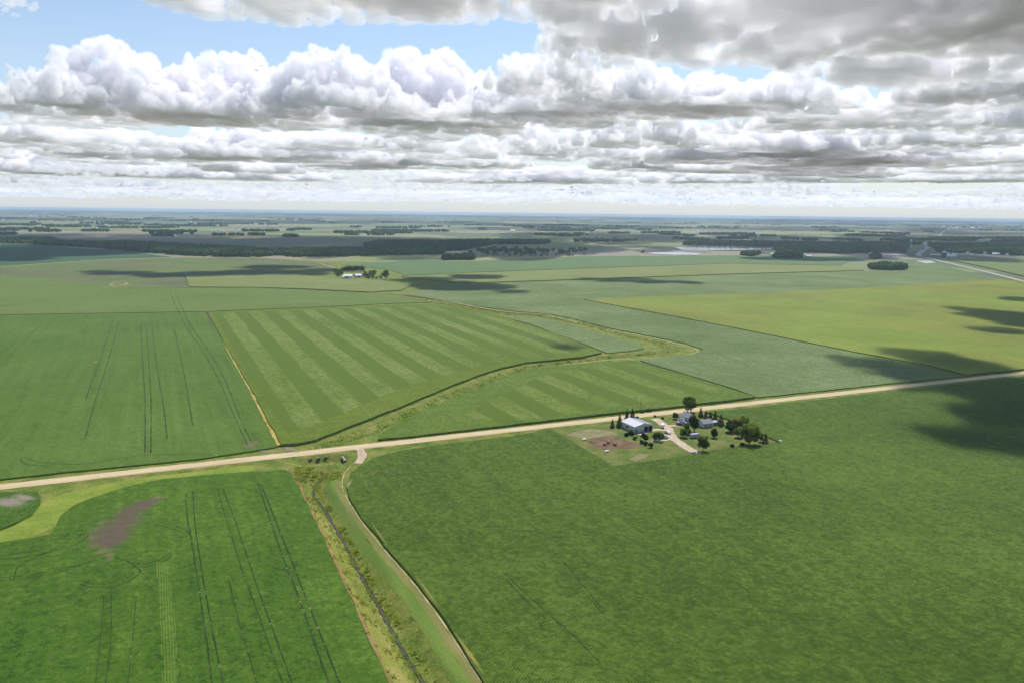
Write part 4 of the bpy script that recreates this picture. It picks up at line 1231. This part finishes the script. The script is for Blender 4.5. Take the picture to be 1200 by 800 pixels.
def camper():
    g = G(813.5, 512.5)
    r = empty('camper_trailer', (g.x, g.y, 0), math.radians(28))
    tag(r, 'grey camper trailer parked on the lawn below the garage', 'camper')
    m = MB()
    m.prism_x([(-1.1, .5), (1.1, .5), (1.1, 2.1), (.8, 2.4), (-.8, 2.4), (-1.1, 2.1)], -2.6, 2.6)
    m.build('body', plain('camper_shell', (.42, .44, .47), .4, .1), r)
    for x in (-1.5, 0.1, 1.6):
        MB().box(x - .4, x + .4, -1.14, -1.104, 1.35, 1.85).build('window', GLASSM, r)
    for s in (-1, 1):
        MB().tube((0, s * 1.0, .35), (0, s * 1.14, .35), .35, .35, 12).build('wheel', plain('tyre_rubber', (.02, .02, .02)), r)
    MB().tube((2.6, 0, .5), (3.7, 0, .45), .05, .05, 6).build('drawbar', DARKIN, r)


camper()


def propane_tank():
    g = G(813, 531.2)
    r = empty('gas_tank', (g.x, g.y, 0), math.radians(24))
    tag(r, 'small white horizontal gas tank on the grass beside the end of the driveway', 'tank')
    bm = bmesh.new()
    bmesh.ops.create_uvsphere(bm, u_segments=16, v_segments=10, radius=.55)
    for v in bm.verts:
        v.co.x += math.copysign(.9, v.co.x) if abs(v.co.x) > .01 else 0
        v.co.z += .85
    me = bpy.data.meshes.new('body')
    bm.to_mesh(me)
    bm.free()
    me.materials.append(TRIM)
    o = bpy.data.objects.new('body', me)
    COL.objects.link(o)
    o.parent = r
    for x in (-.8, .8):
        MB().box(x - .08, x + .08, -.3, .3, 0, .45).build('leg', GREY_TIN, r)
    MB().tube((0, 0, 1.35), (0, 0, 1.55), .16, .16, 10).build('cap', GREY_TIN, r)


propane_tank()


def feeder(px, py, label):
    g = G(px, py)
    r = empty('feed_bunk', (g.x, g.y, 0.05), math.radians(35))
    tag(r, label, 'feeder', 'feeders in the paddock')
    MB().box(-1.3, 1.3, -.45, .45, .45, .85).build('trough', TRIM, r)
    for x in (-1.1, 1.1):
        for y in (-.35, .35):
            MB().box(x - .05, x + .05, y - .05, y + .05, 0, .448).build('leg', WHITE_TIN, r)


feeder(684.5, 515.6, 'white feed bunk at the left end of the bare paddock')
feeder(711, 529.4, 'white feed bunk in the grass below the bare paddock')
hay = plain('straw', (.42, .25, .13), .95, .3, 2.0)
for px, py, lb in ((708.5, 521.5, 'brown round bale in the middle of the bare paddock'), (712.8, 519, 'brown round bale farthest back in the bare paddock'), (720.5, 521.6, 'brown round bale to the right of the other two in the paddock')):
    g = G(px, py)
    r = MB().tube((0, -.75, .72), (0, .75, .72), .72, .72, 18).build('round_bale', hay)
    r.location = (g.x, g.y, .06)
    r.rotation_euler = (0, 0, px)
    tag(r, lb, 'bale', 'round bales in the paddock')

# utility pole and fence
g = G(751, 482.5)
r = empty('utility_pole', (g.x, g.y, 0), ROW_B)
tag(r, 'wooden utility pole with a short crossarm beside the gravel road', 'pole')
WOOD = plain('weathered_wood', (.16, .125, .09), .9, .3, 2)
MB().tube((0, 0, -.3), (0, 0, 8.6), .16, .11, 8).build('pole', WOOD, r)
MB().box(-1.1, 1.1, -.06, .06, 7.7, 7.85).build('crossarm', WOOD, r)
for x in (-.95, .95):
    MB().tube((x, 0, 7.85), (x, 0, 8.05), .05, .04, 6).build('insulator', TRIM, r)


def fence(poly, label, h=1.1, gap=3.0, rails=3):
    P = smooth_line([G(*p) for p in poly], gap)
    r = empty('wooden_fence', (P[0].x, P[0].y, 0))
    tag(r, label, 'fence')
    o = P[0]
    for p in P:
        q = p - o
        MB().box(q.x - .08, q.x + .08, q.y - .08, q.y + .08, 0, h).build('post', WOOD, r)
    for k in range(rails):
        m = MB()
        for a, b in zip(P[:-1], P[1:]):
            a2, b2 = a - o, b - o
            z = h * (k + .7) / (rails + .2)
            m.tube((a2.x, a2.y, z), (b2.x, b2.y, z), .05, .05, 5)
        m.build('rail', WOOD, r)


fence([(896, 510), (905, 514), (914, 518.2), (890, 521), (860, 525.5), (832, 529.5)], 'dark wooden rail fence along the east and south edge of the yard')
fence([(649, 506), (664, 514), (684, 526)], 'wire and post fence down the west edge of the paddock', 1.0, 5.0, 2)
g = G(914.5, 518)
r = MB().box(-.7, .7, -.5, .5, 0, 1.0).add([(-.8, -.6, 1.0), (.8, -.6, 1.0), (.8, .6, 1.0), (-.8, .6, 1.0), (0, 0, 1.35)], [(0, 1, 4), (1, 2, 4), (2, 3, 4), (3, 0, 4)]).build('white_well_cover', TRIM)
r.location = (g.x, g.y, 0)
tag(r, 'small white capped box at the east corner of the fence', 'well cover')


# ---------------------------------------------------------------- culverts
def culvert(px, py, label, length=17.0, r_=1.05, z=-1.25):
    g = G(px, py, z)
    e = empty('culvert_pipe', (g.x, g.y, z), 0)
    tag(e, label, 'culvert', 'culvert pipes under the road' )
    ax = ROAD_N * -1
    if ax.y < 0:
        ax = ax * -1
    e.location = g + ax * (1.5 if r_ > 1 else 2.6)
    steel = plain('galvanised_steel', (.28, .26, .22), .55, .2, 1.5, .2)
    n, seg = 26, 20
    V, F = [], []
    q = ax.to_track_quat('Z', 'Y')
    for j in range(seg + 1):
        t = j / seg * length
        for rr in (r_ + (0.04 if j % 2 else 0), r_ - .09):
            for i in range(n):
                a = 2 * math.pi * i / n
                V.append(q @ Vector((math.cos(a) * rr, math.sin(a) * rr, 0)) + ax * t)
    for j in range(seg):
        b0, b1 = j * 2 * n, (j + 1) * 2 * n
        for i in range(n):
            k = (i + 1) % n
            F.append((b0 + i, b0 + k, b1 + k, b1 + i))
            F.append((b0 + n + k, b0 + n + i, b1 + n + i, b1 + n + k))
    link_mesh('pipe', V, F, steel, e)
    V, F = [], []
    for t, rr in ((-.08, r_ + .16), (-.08, r_ - .10), (.12, r_ + .16), (.12, r_ - .10)):
        for i in range(n):
            a = 2 * math.pi * i / n
            V.append(q @ Vector((math.cos(a) * rr, math.sin(a) * rr, 0)) + ax * t)
    for i in range(n):
        k = (i + 1) % n
        F += [(i, k, n + k, n + i), (2 * n + i, 3 * n + i, 3 * n + k, 2 * n + k), (i, 2 * n + i, 2 * n + k, k), (n + i, n + k, 3 * n + k, 3 * n + i)]
    link_mesh('rim', V, F, plain('concrete_collar', (.50, .44, .37), .8, .15, 2), e)
    MB().tube(ax * .9, ax * 1.0, r_ - .1, r_ - .1, 20).build('inside', DARKIN, e)  # dark disc across the pipe paints the shade inside
    return e


culvert(364.6, 540.2, 'round culvert mouth under the gravel road, leftmost of the three side by side')
culvert(373.8, 539.4, 'round culvert mouth under the gravel road, middle one of the three')
culvert(382.6, 538.2, 'round culvert mouth under the gravel road, rightmost of the three side by side')
culvert(406.2, 542.3, 'lone small culvert mouth near the short gravel spur', 9.0, .7, -1.3)

# ---------------------------------------------------------------- farm trees: (base px, base py, height px, width px, kind, label)
FT = [
    (717.5, 500.5, 11, 6.5, 'c', 'small dark spruce at the left end of the row behind the shed'),
    (726, 499.5, 16, 8.5, 'c', 'tall dark spruce second from the left behind the shed'),
    (734.5, 495.5, 17, 8, 'c', 'dark spruce third from the left behind the shed'),
    (741, 493.5, 17, 8, 'c', 'dark spruce at the right end of the row behind the shed'),
    (746.5, 491, 4, 4, 'd', 'low dark bush between the shed roof and the road'),
    (739.5, 509, 6, 8, 'd', 'round dark bush against the shed wall'),
    (734, 510.5, 4, 6, 'd', 'low dark bush left of the round bush by the shed'),
    (744, 514.5, 4, 6, 'g', 'low bush on the grass below the shed corner'),
    (754.8, 517, 10.5, 9, 'd', 'dark dense tree below the open shed doorway'),
    (756.5, 521.2, 4.5, 5, 'd', 'small dark bush beneath the dense tree'),
    (751.5, 519.5, 4.5, 4, 'd', 'small bush at the left foot of the dense tree'),
    (762.5, 524, 5.5, 6, 'd', 'little round tree alone on the dry grass'),
    (771, 516.3, 10.5, 15, 'g', 'wide round tree beside the driveway loop'),
    (767.3, 488.7, 2.6, 3.2, 'd', 'tiny bush on the green corner by the driveway mouth'),
    (776.5, 490.5, 2.6, 3.5, 'g', 'tiny bush on the lawn north of the driveway'),
    (791.3, 490.5, 7.5, 7, 'd', 'small tree on the lawn left of the farmhouse'),
    (760.5, 482.6, 4.5, 6, 'g', 'green shrub on the far verge of the road'),
    (752.5, 484, 3.2, 5, 'g', 'low shrub at the foot of the utility pole'),
    (809.5, 484, 20, 18.5, 'g', 'tallest leafy tree standing behind the farmhouse'),
    (813.5, 505.5, 20, 12.5, 'd', 'tall dark tree between the farmhouse and the garage'),
    (804.5, 502.5, 7, 8, 'g', 'small tree in front of the farmhouse'),
    (801, 511.5, 11, 11, 'g', 'leafy tree inside the bend of the driveway'),
    (806.5, 509, 7, 7, 'd', 'dark bush behind the tree inside the driveway bend'),
    (823.6, 528, 18.5, 14.5, 'g', 'big dense tree beside the end of the driveway'),
    (836.6, 512.3, 11, 7.5, 'd', 'slim dark tree on the open lawn below the garage'),
    (821, 488, 12, 6.5, 'c', 'conifer directly right of the tallest tree'),
    (826.7, 491.3, 12, 6.5, 'c', 'second conifer from the left of the row behind the garage'),
    (832.2, 492.7, 12.5, 6.5, 'c', 'middle conifer of the row behind the garage'),
    (837.8, 495.3, 15, 7.5, 'c', 'tallest conifer of the row behind the garage'),
    (844.6, 498, 14, 8.5, 'c', 'last conifer of the row, standing free of the garage'),
    (855, 505.5, 12, 13, 'd', 'dark leafy tree at the left of the big tree group'),
    (860, 503.5, 14, 10, 'o', 'tree with orange tinged crown at the back of the group'),
    (870, 503.5, 16.5, 15, 'l', 'bright lime green tree at the back of the group'),
    (865.5, 512, 12, 10, 'g', 'mid green tree in the middle of the big tree group'),
    (878, 520, 24, 27, 'l2', 'largest round tree of the farm with a sunlit lime top'),
    (891.3, 517, 9.5, 5, 'd', 'narrow dark tree squeezed behind the last spruce'),
    (896.8, 519.5, 13, 8, 'c', 'dark pointed spruce at the east corner of the yard'),
    (858.5, 523.5, 3.6, 5, 'd', 'small dark bush in front of the big tree group'),
    (870, 521.5, 3, 5, 'd', 'small dark bush left of the largest round tree'),
]
for i, (px, py, hp, wp, k, lb) in enumerate(FT):
    h, w = mpx(px, py, hp), mpx(px, py, wp * (1.12 if k != 'c' else 1.1))
    loc = at_ground(px, py)
    bush = 'bush' in lb or 'shrub' in lb
    if k == 'c':
        o = conifer('spruce_tree', 50 + i, h, w, loc)
    else:
        leaf = {'d': 'dark', 'g': 'green', 'o': 'orange', 'l': 'lime', 'l2': 'lime'}[k]
        n = int(900 + 110 * min(40, w * h / 4))
        o = broadleaf('bush' if bush else 'leafy_tree', 50 + i, h, w, leaf, n, 0.05 if bush else .14, loc, size=.34 if not bush else .25)
    tag(o, lb, 'bush' if bush else 'tree', 'bushes in the farmyard' if bush else ('spruces in the farmyard' if k == 'c' else 'leafy trees in the farmyard'))


# ---------------------------------------------------------------- far things
def far_tree_set():
    protos = []
    for s in range(5):
        protos.append(broadleaf('leafy_tree', 300 + s, 10, (10, 8, 12, 9, 7)[s], 'far', 260, 0.10, size=.8))
    return protos


FP = far_tree_set()
_used = set()
def far_tree(px, py, hp, wp, label, group, leaf='far'):
    k = (int(px * 7) + int(py * 3)) % 5
    if k in _used:
        o = copy_tree(FP[k])
    else:
        o = FP[k]
        _used.add(k)
    h, w = mpx(px, py, hp), mpx(px, py, wp)
    pw = (10, 8, 12, 9, 7)[k]
    o.location = at_ground(px, py)
    o.rotation_euler = (0, 0, px)
    o.scale = (w / pw, w / pw, h / 10)
    tag(o, label, 'tree', group)
    return o


rnd = random.Random(77)
for i in range(30):      # the grove round the white farmstead
    t = i / 29
    px = 393 + 46 * t + rnd.uniform(-1, 1)
    py = 322.5 + (2.5 if t > .5 else 0) + rnd.uniform(-4, 1.0) * (1 - .5 * t)
    if 401 < px < 427 and py > 319:
        py = 318.5
    far_tree(px, py, rnd.uniform(4.5, 7), rnd.uniform(5, 7.5), 'dark leafy tree in the windbreak round the white farmstead', 'windbreak trees of the white farmstead')
far_tree(451.5, 327, 10.5, 10, 'large round dark tree standing alone right of the white farmstead', None)
for px in (432, 437, 441, 446):
    far_tree(px, 327.3, rnd.uniform(3, 4.5), 4.5, 'low tree on the short row leading to the lone round tree', 'row of low trees')
far_tree(396, 325, 5, 6, 'dark tree at the left corner of the white farmstead', None)


def barn(name, px, py, Lp, hm, rz, wall, roof, label, Wm=None, cat='barn'):
    g = G(px, py)
    L = Lp * math.hypot(g.x, g.y) / FPX
    W = Wm or L * .45
    r = empty(name, (g.x, g.y, 0), rz)
    tag(r, label, cat)
    gable_solid(L, W, hm * .62, hm).build('wall', wall, r)
    for s in (-1, 1):
        roof_slope(L, W, hm * .62, hm, s, .4).build('roof', roof, r)
    n = max(1, int(L / 14))
    for k in range(n):
        x = (k + .5) / n * L - L / 2
        MB().box(x - 1.3, x + 1.3, -W / 2 - .12, -W / 2 - .03, 0, hm * .45).build('door', DARKIN, r)
    return r


A24 = math.radians(24.4)
barn('farm_building', 408.5, 326, 10, 7, -.1, TRIM, TRIM, 'white barn at the centre of the white farmstead', 14)
barn('farm_building', 419.5, 325, 7, 6, .5, WHITE_TIN, PALE_TIN, 'smaller pale barn right of the white barn', 12)
barn('farm_building', 402.5, 326.3, 3.5, 4, .5, SIDING, plain('blue_roof', (.14, .26, .36), .5), 'little blue roofed shed left of the white barn', 6)
barn('farm_house', 424, 323.5, 4, 7, 1.2, SIDING, REDROOF, 'red brown roofed house behind the white farmstead barns', 9, 'house')


def crowns(name, spots_, mat, label, seed, detail=1, h=(9, 14), rad=(4, 7), flat=1.0):
    """a wood that reads as one mass: ragged tree crowns built from broken leaf clumps"""
    rng = np.random.default_rng(seed)
    tmpl = []
    for s in range(6):
        bm = bmesh.new()
        bmesh.ops.create_icosphere(bm, subdivisions=detail + 1, radius=1.0)
        for v in bm.verts:
            k = 1 + .42 * mnoise.noise(v.co * 1.7 + Vector((s * 9 + seed, 0, 0))) + .25 * mnoise.noise(v.co * 4.0 + Vector((s * 5, 3, 0)))
            v.co *= k
        tmpl.append((np.array([v.co[:] for v in bm.verts]), np.array([[v.index for v in f.verts] for f in bm.faces])))
        bm.free()
    V, F, n = [], [], 0
    for (x, y) in spots_:
        tv, tf = tmpl[rng.integers(6)]
        hh = rng.uniform(*h)
        rr = rng.uniform(*rad)
        a = rng.uniform(0, 6.283)
        ca, sa = math.cos(a), math.sin(a)
        v = tv * [rr, rr, hh * .5]
        v = np.stack([v[:, 0] * ca - v[:, 1] * sa + x, v[:, 0] * sa + v[:, 1] * ca + y, v[:, 2] + hh * .52], 1)
        V.append(v)
        F.append(tf + n)
        n += len(tv)
    V, F = np.concatenate(V), np.concatenate(F)
    me = bpy.data.meshes.new(name)
    me.from_pydata(V.tolist(), [], F.tolist())
    me.materials.append(mat)
    o = bpy.data.objects.new(name, me)
    COL.objects.link(o)
    tag(o, label, 'woodland', None, 'stuff')
    return o


def fill_poly(poly, step, seed, jitter=.5, keep=1.0):
    P = [G(*p) for p in poly]
    rnd = random.Random(seed)
    x0, x1 = min(p.x for p in P), max(p.x for p in P)
    y0, y1 = min(p.y for p in P), max(p.y for p in P)
    out = []
    y = y0
    while y < y1:
        x = x0
        while x < x1:
            qx, qy = x + rnd.uniform(-jitter, jitter) * step, y + rnd.uniform(-jitter, jitter) * step
            inside = False
            for a, b in zip(P, P[1:] + P[:1]):
                if (a.y > qy) != (b.y > qy) and qx < (b.x - a.x) * (qy - a.y) / (b.y - a.y) + a.x:
                    inside = not inside
            if inside and rnd.random() < keep:
                out.append((qx, qy))
            x += step
        y += step
    return out


W1 = [(36, 286.5), (60, 285), (110, 287), (150, 286), (190, 289), (230, 291), (270, 293), (310, 295.5), (335, 299), (300, 301.5), (250, 301), (210, 299.5), (160, 295), (110, 290.5), (60, 288.3)]
crowns('woodland', fill_poly(W1, 10.0, 1, .6, .82), LEAF['far'], 'long dark wood across the left middle distance', 1, 1, (11, 16), (5, 8))
W2 = [(300, 297), (330, 295), (360, 294), (420, 293), (470, 294), (520, 296), (520, 298.5), (460, 299.5), (400, 301), (340, 301.5)]
crowns('woodland', fill_poly(W2, 10.5, 2, keep=.75), LEAF['farpale'], 'paler sunlit wood running on to the right of the long dark wood', 2, 1, (9, 13), (4.5, 7.5))
W3 = [(425, 291), (440, 286), (480, 285), (530, 285.5), (575, 284), (576, 287.5), (560, 290), (545, 293), (510, 295.5), (470, 294), (440, 293.5)]
crowns('woodland', fill_poly(W3, 12, 3), LEAF['far'], 'dark wood in the centre of the middle distance', 3, 1, (12, 17), (6, 9))
W4 = [(575, 286.5), (640, 286.5), (645, 284.3), (580, 283.8)]
crowns('woodland', fill_poly(W4, 14, 4), LEAF['far'], 'dark strip of trees right of the central wood', 4, 1, (12, 16), (6, 9))
W5 = [(545, 295.5), (580, 292), (640, 292.5), (700, 294), (660, 298.5), (610, 299), (560, 298)]
crowns('woodland', fill_poly(W5, 26, 5, keep=.5), LEAF['farpale'], 'scattered creek bushes below the central wood', 5, 1, (7, 12), (5, 9))
W6 = [(0, 281), (60, 280), (70, 283), (40, 285.5), (0, 286)]
crowns('woodland', fill_poly(W6, 15, 6, keep=.7), LEAF['farpale'], 'pale scrubby wood at the left edge', 6, 1, (7, 12), (5, 9))
W7 = [(905, 293.5), (930, 289), (980, 288), (1030, 287), (1062, 285.8), (1064, 290), (1060, 296.5), (1020, 296), (985, 298), (950, 296), (915, 297)]
crowns('woodland', fill_poly(W7, 13, 7, keep=.8), LEAF['farpale'], 'town trees left of the highway', 7, 1, (10, 15), (6, 9))
W8 = [(1088, 288.5), (1140, 288), (1200, 288.5), (1330, 290), (1330, 299), (1200, 300.5), (1150, 298), (1100, 296.5), (1094, 291)]
crowns('woodland', fill_poly(W8, 13, 8, keep=.6), LEAF['farpale'], 'town trees right of the highway', 8, 1, (10, 15), (6, 9))
GR = [([(519, 305.3), (521, 302.5), (556, 302), (556, 305)], 'small isolated dark grove in the centre fields', 'far'), ([(1018, 314.5), (1030, 311.5), (1062, 314.5), (1060, 317), (1040, 317.3), (1022, 316)], 'isolated oval grove in front of the town', 'far'),
      ([(904, 302), (915, 299), (940, 299.5), (938, 303.5), (916, 303.5)], 'dense dark grove hiding a farmyard left of the town', 'far'), ([(868, 299.5), (880, 297.5), (890, 299), (880, 301)], 'small grove by the lake shore', 'far'),
      ([(1019, 302), (1030, 299), (1032, 303), (1024, 304.5)], 'small dark clump beside the long red roofed sheds', 'far'),
      ([(870, 284), (960, 285.5), (905, 290), (800, 287.5), (805, 284.5)], 'dark shelter wood behind the lake', 'far')]
for i, (pl, lb, lf) in enumerate(GR):
    crowns('grove', fill_poly(pl, 8 if i < 5 else 18, 20 + i), LEAF[lf], lb, 20 + i, 1, (9, 14), (4.5, 7))

# singles along the creek: separate small trees
for i, px in enumerate((578, 583, 590, 597, 604, 611, 622, 628, 634, 641, 652, 664, 667, 671, 684, 752, 753, 754)):
    far_tree(px, 300.5 - (px > 680) * 1.0 + rnd.uniform(-.5, .5) - (px > 740) * 3, rnd.uniform(2.4, 4), rnd.uniform(3, 5), 'small separate tree dotted along the creek in the centre distance', 'separate trees along the creek')

# shelter belts and farm groves scattered over the far plain
def belts():
    rnd = random.Random(12)
    S = []
    for i in range(200):
        py = 256.6 + 27 * rnd.random() ** 1.5
        px = rnd.uniform(-60, 1260)
        yy = py + .012 * (px - 600)
        if yy > 279 and (px < 700):
            continue
        c = G(px, yy)
        d = math.hypot(c.x, c.y)
        ax = axis(ROW_B + rnd.choice((0, 0, 0, math.pi / 2)) + rnd.uniform(-.05, .05))
        L = rnd.uniform(40, 330) * (1 + d / 12000)
        Wd = rnd.uniform(20, 70)
        sp = 13 * (1 + d / 9000)
        nn = int(L * Wd / sp ** 2 * 1.3) + 3
        nrm = Vector((ax.y, -ax.x, 0))
        for k in range(min(nn, 160)):
            q = c + ax * rnd.uniform(-L / 2, L / 2) + nrm * rnd.uniform(-Wd / 2, Wd / 2)
            S.append((q.x, q.y))
    return S
bs = belts()
crowns('far_woods', bs, LEAF['far'], 'dark shelter belts and groves dotted over the far plain to the horizon', 31, 0, (12, 18), (9, 15))
hz = []
rnd = random.Random(5)
for i in range(900):
    y = rnd.uniform(20000, 38000)
    x = rnd.uniform(-.72, .72) * y
    for k in range(4):
        hz.append((x + rnd.uniform(-400, 400), y + rnd.uniform(-60, 60)))
crowns('horizon_woods', hz, LEAF['far'], 'thin blue line of woods along the horizon', 32, 0, (16, 30), (60, 130))

# lakes and ponds
lake, TL, bl = new_mat('lake_water')
bl.inputs['Base Color'].default_value = (.30, .33, .34, 1)
bl.inputs['Roughness'].default_value = 0.08
bpn = TL.n('ShaderNodeBump')
bpn.inputs['Strength'].default_value = .25
bpn.inputs['Distance'].default_value = .3
TL.put(bpn.inputs['Height'], TL.noise(TL.n('ShaderNodeNewGeometry').outputs['Position'], .15, 3))
TL.t.links.new(bpn.outputs[0], bl.inputs['Normal'])
def pond(poly, label):
    slab('lake_water', poly, 0, lake, label, wob=4, step=15, sheet_z=.95, cat='lake')
pond([(790, 290.2), (850, 289.6), (905, 290.5), (910, 292), (870, 293.6), (800, 293.4)], 'long pale lake gleaming beyond the centre right fields')
pond([(758, 296.2), (800, 296.2), (825, 297.2), (818, 299.2), (790, 299.2), (765, 298)], 'small pale pond in front of the long lake')
pond([(1072, 306), (1090, 306), (1097, 308.5), (1084, 309)], 'small pond beside the highway below the town')

# buildings in the distance
barn('farm_building', 936, 299.8, 12, 7, .05, TRIM, TRIM, 'long white shed beside the dense dark grove', 14)
barn('farm_building', 905, 299.2, 5, 6, .3, TRIM, TRIM, 'small white shed half hidden by the dense dark grove', 10)
barn('farm_building', 947, 301.3, 6, 5, .1, WHITE_TIN, PALE_TIN, 'grey white shed right of the long white shed', 10)
barn('poultry_shed', 1036, 298.2, 30, 7, .05, TRIM, REDROOF, 'long red roofed shed, rear one of the pair by the town trees', 18)
barn('poultry_shed', 1042, 300.6, 34, 7, .05, TRIM, plain('pink_roof', (.45, .30, .27), .7), 'long pinkish roofed shed, front one of the pair by the town trees', 18)
barn('farm_building', 1113, 301.6, 10, 8, .1, TRIM, TRIM, 'white barn beside the dark silo', 16)
barn('farm_building', 1096, 301, 9, 8, -.6, REDROOF, PALE_TIN, 'red walled barn left of the dark silo', 14)
barn('farm_building', 202, 277.3, 7, 9, .1, TRIM, TRIM, 'white barn far off beyond the left wood', 18)
barn('farm_building', 253, 293.5, 6, 8, .3, TRIM, TRIM, 'white barn showing inside the long dark wood', 12)
barn('farm_building', 601, 271.3, 5, 11, .1, TRIM, TRIM, 'lone white barn on the far plain above the central wood', 22)
barn('farm_building', 213, 289, 4, 9, .1, TRIM, plain('blue_roof', (.14, .26, .36), .5), 'small blue roofed barn showing behind the long dark wood', 12)
barn('farm_building', 1118, 299.6, 5, 7, .1, TRIM, TRIM, 'small white outbuilding behind the silo farm barns', 9)


def silo(px, py, r_, h, label, col, dome):
    g = G(px, py)
    e = empty('farm_silo', (g.x, g.y, 0))
    tag(e, label, 'silo')
    MB().tube((0, 0, 0), (0, 0, h), r_, r_, 18).build('body', col, e)
    m = MB()
    for i in range(4):
        a0, a1 = i / 4 * math.pi / 2, (i + 1) / 4 * math.pi / 2
        m.tube((0, 0, h + math.sin(a0) * r_ * .7), (0, 0, h + math.sin(a1) * r_ * .7), math.cos(a0) * (r_ + .15), max(.05, math.cos(a1) * (r_ + .15)), 18, cap=False)
    m.build('roof', dome, e)


silo(1106, 302.3, 7, 16, 'dark blue silo with a white domed top at the silo farm', plain('silo_blue', (.07, .10, .15), .5), TRIM)


def elevator():
    g = G(1083, 293.5)
    e = empty('grain_elevator', (g.x, g.y, 0), .4)
    tag(e, 'tall white topped grain elevator standing above the town trees', 'grain elevator')
    conc = plain('concrete_bin', (.33, .34, .37), .8)
    for x in (-4.5, 4.5):
        MB().tube((x, 0, 0), (x, 0, 20), 4.2, 4.2, 16).build('bin', conc, e)
    gable_solid(13, 8, 26, 29).build('head_house', TRIM, e)
    for s in (-1, 1):
        roof_slope(13, 8, 26, 29, s, .5, .3).build('roof', TRIM, e)


elevator()
g = G(1067, 291)
e = empty('water_tower', (g.x, g.y, 0))
tag(e, 'pale water tower left of the grain elevator', 'water tower')
TWR = plain('tower_paint', (.55, .56, .56), .5)
for a in range(4):
    MB().tube((math.cos(a * 1.57) * 6, math.sin(a * 1.57) * 6, 0), (math.cos(a * 1.57) * 3.5, math.sin(a * 1.57) * 3.5, 27), .5, .4, 6).build('leg', TWR, e)
m = MB()
for z0, z1, r0, r1 in ((25, 28, 1.5, 4.6), (28, 32, 4.6, 4.8), (32, 34.5, 4.8, 3.0), (34.5, 35.5, 3.0, .3)):
    m.tube((0, 0, z0), (0, 0, z1), r0, r1, 16, cap=False)
m.build('tank', TWR, e)
rnd = random.Random(9)
for i in range(16):
    px, py = rnd.uniform(1105, 1190), rnd.uniform(295.5, 300.5)
    barn('town_house', px, py, rnd.uniform(2.5, 4.5), 8, rnd.uniform(0, 3), TRIM, rnd.choice((SHINGLE, PALE_TIN, TRIM)), 'white house half hidden among the town trees right of the highway', 10, 'house')['group'] = 'white houses among the town trees'
for i in range(14):
    px, py = rnd.uniform(1104, 1150), rnd.uniform(266, 268.5)
    barn('town_building', px, py, rnd.uniform(2.0, 4.5), 16, rnd.uniform(0, 3), TRIM, TRIM, 'pale building of the far town where the highway ends', 30, 'building')['group'] = 'pale buildings of the far town'
for i in range(40):
    py = rnd.uniform(258.5, 275)
    px = rnd.uniform(0, 1200)
    py += .012 * (px - 600)
    barn('distant_barn', px, py, rnd.uniform(1.6, 3.0), 10, rnd.uniform(0, 3), TRIM, rnd.choice((TRIM, PALE_TIN)), 'tiny white farm building on the far plain', 14, 'barn')['group'] = 'tiny white farm buildings on the far plain'

# ---------------------------------------------------------------- haze: thin even air over the plain
HAZE_DENSITY = 4.8e-5
hm = bpy.data.materials.new('haze_air')
hm.use_nodes = True
hm.node_tree.nodes.clear()
TH = NT(hm.node_tree)
ho = TH.n('ShaderNodeOutputMaterial')
hv = TH.n('ShaderNodeVolumePrincipled')
hv.inputs['Color'].default_value = (.62, .78, 1.0, 1)
hv.inputs['Density'].default_value = HAZE_DENSITY
hv.inputs['Anisotropy'].default_value = 0.2
TH.t.links.new(hv.outputs[0], ho.inputs['Volume'])
hb = MB().box(-46000, 46000, -46000, 46000, -6, 124).build('haze', hm)
tag(hb, 'thin bluish summer haze over the whole plain', 'haze', None, 'stuff')
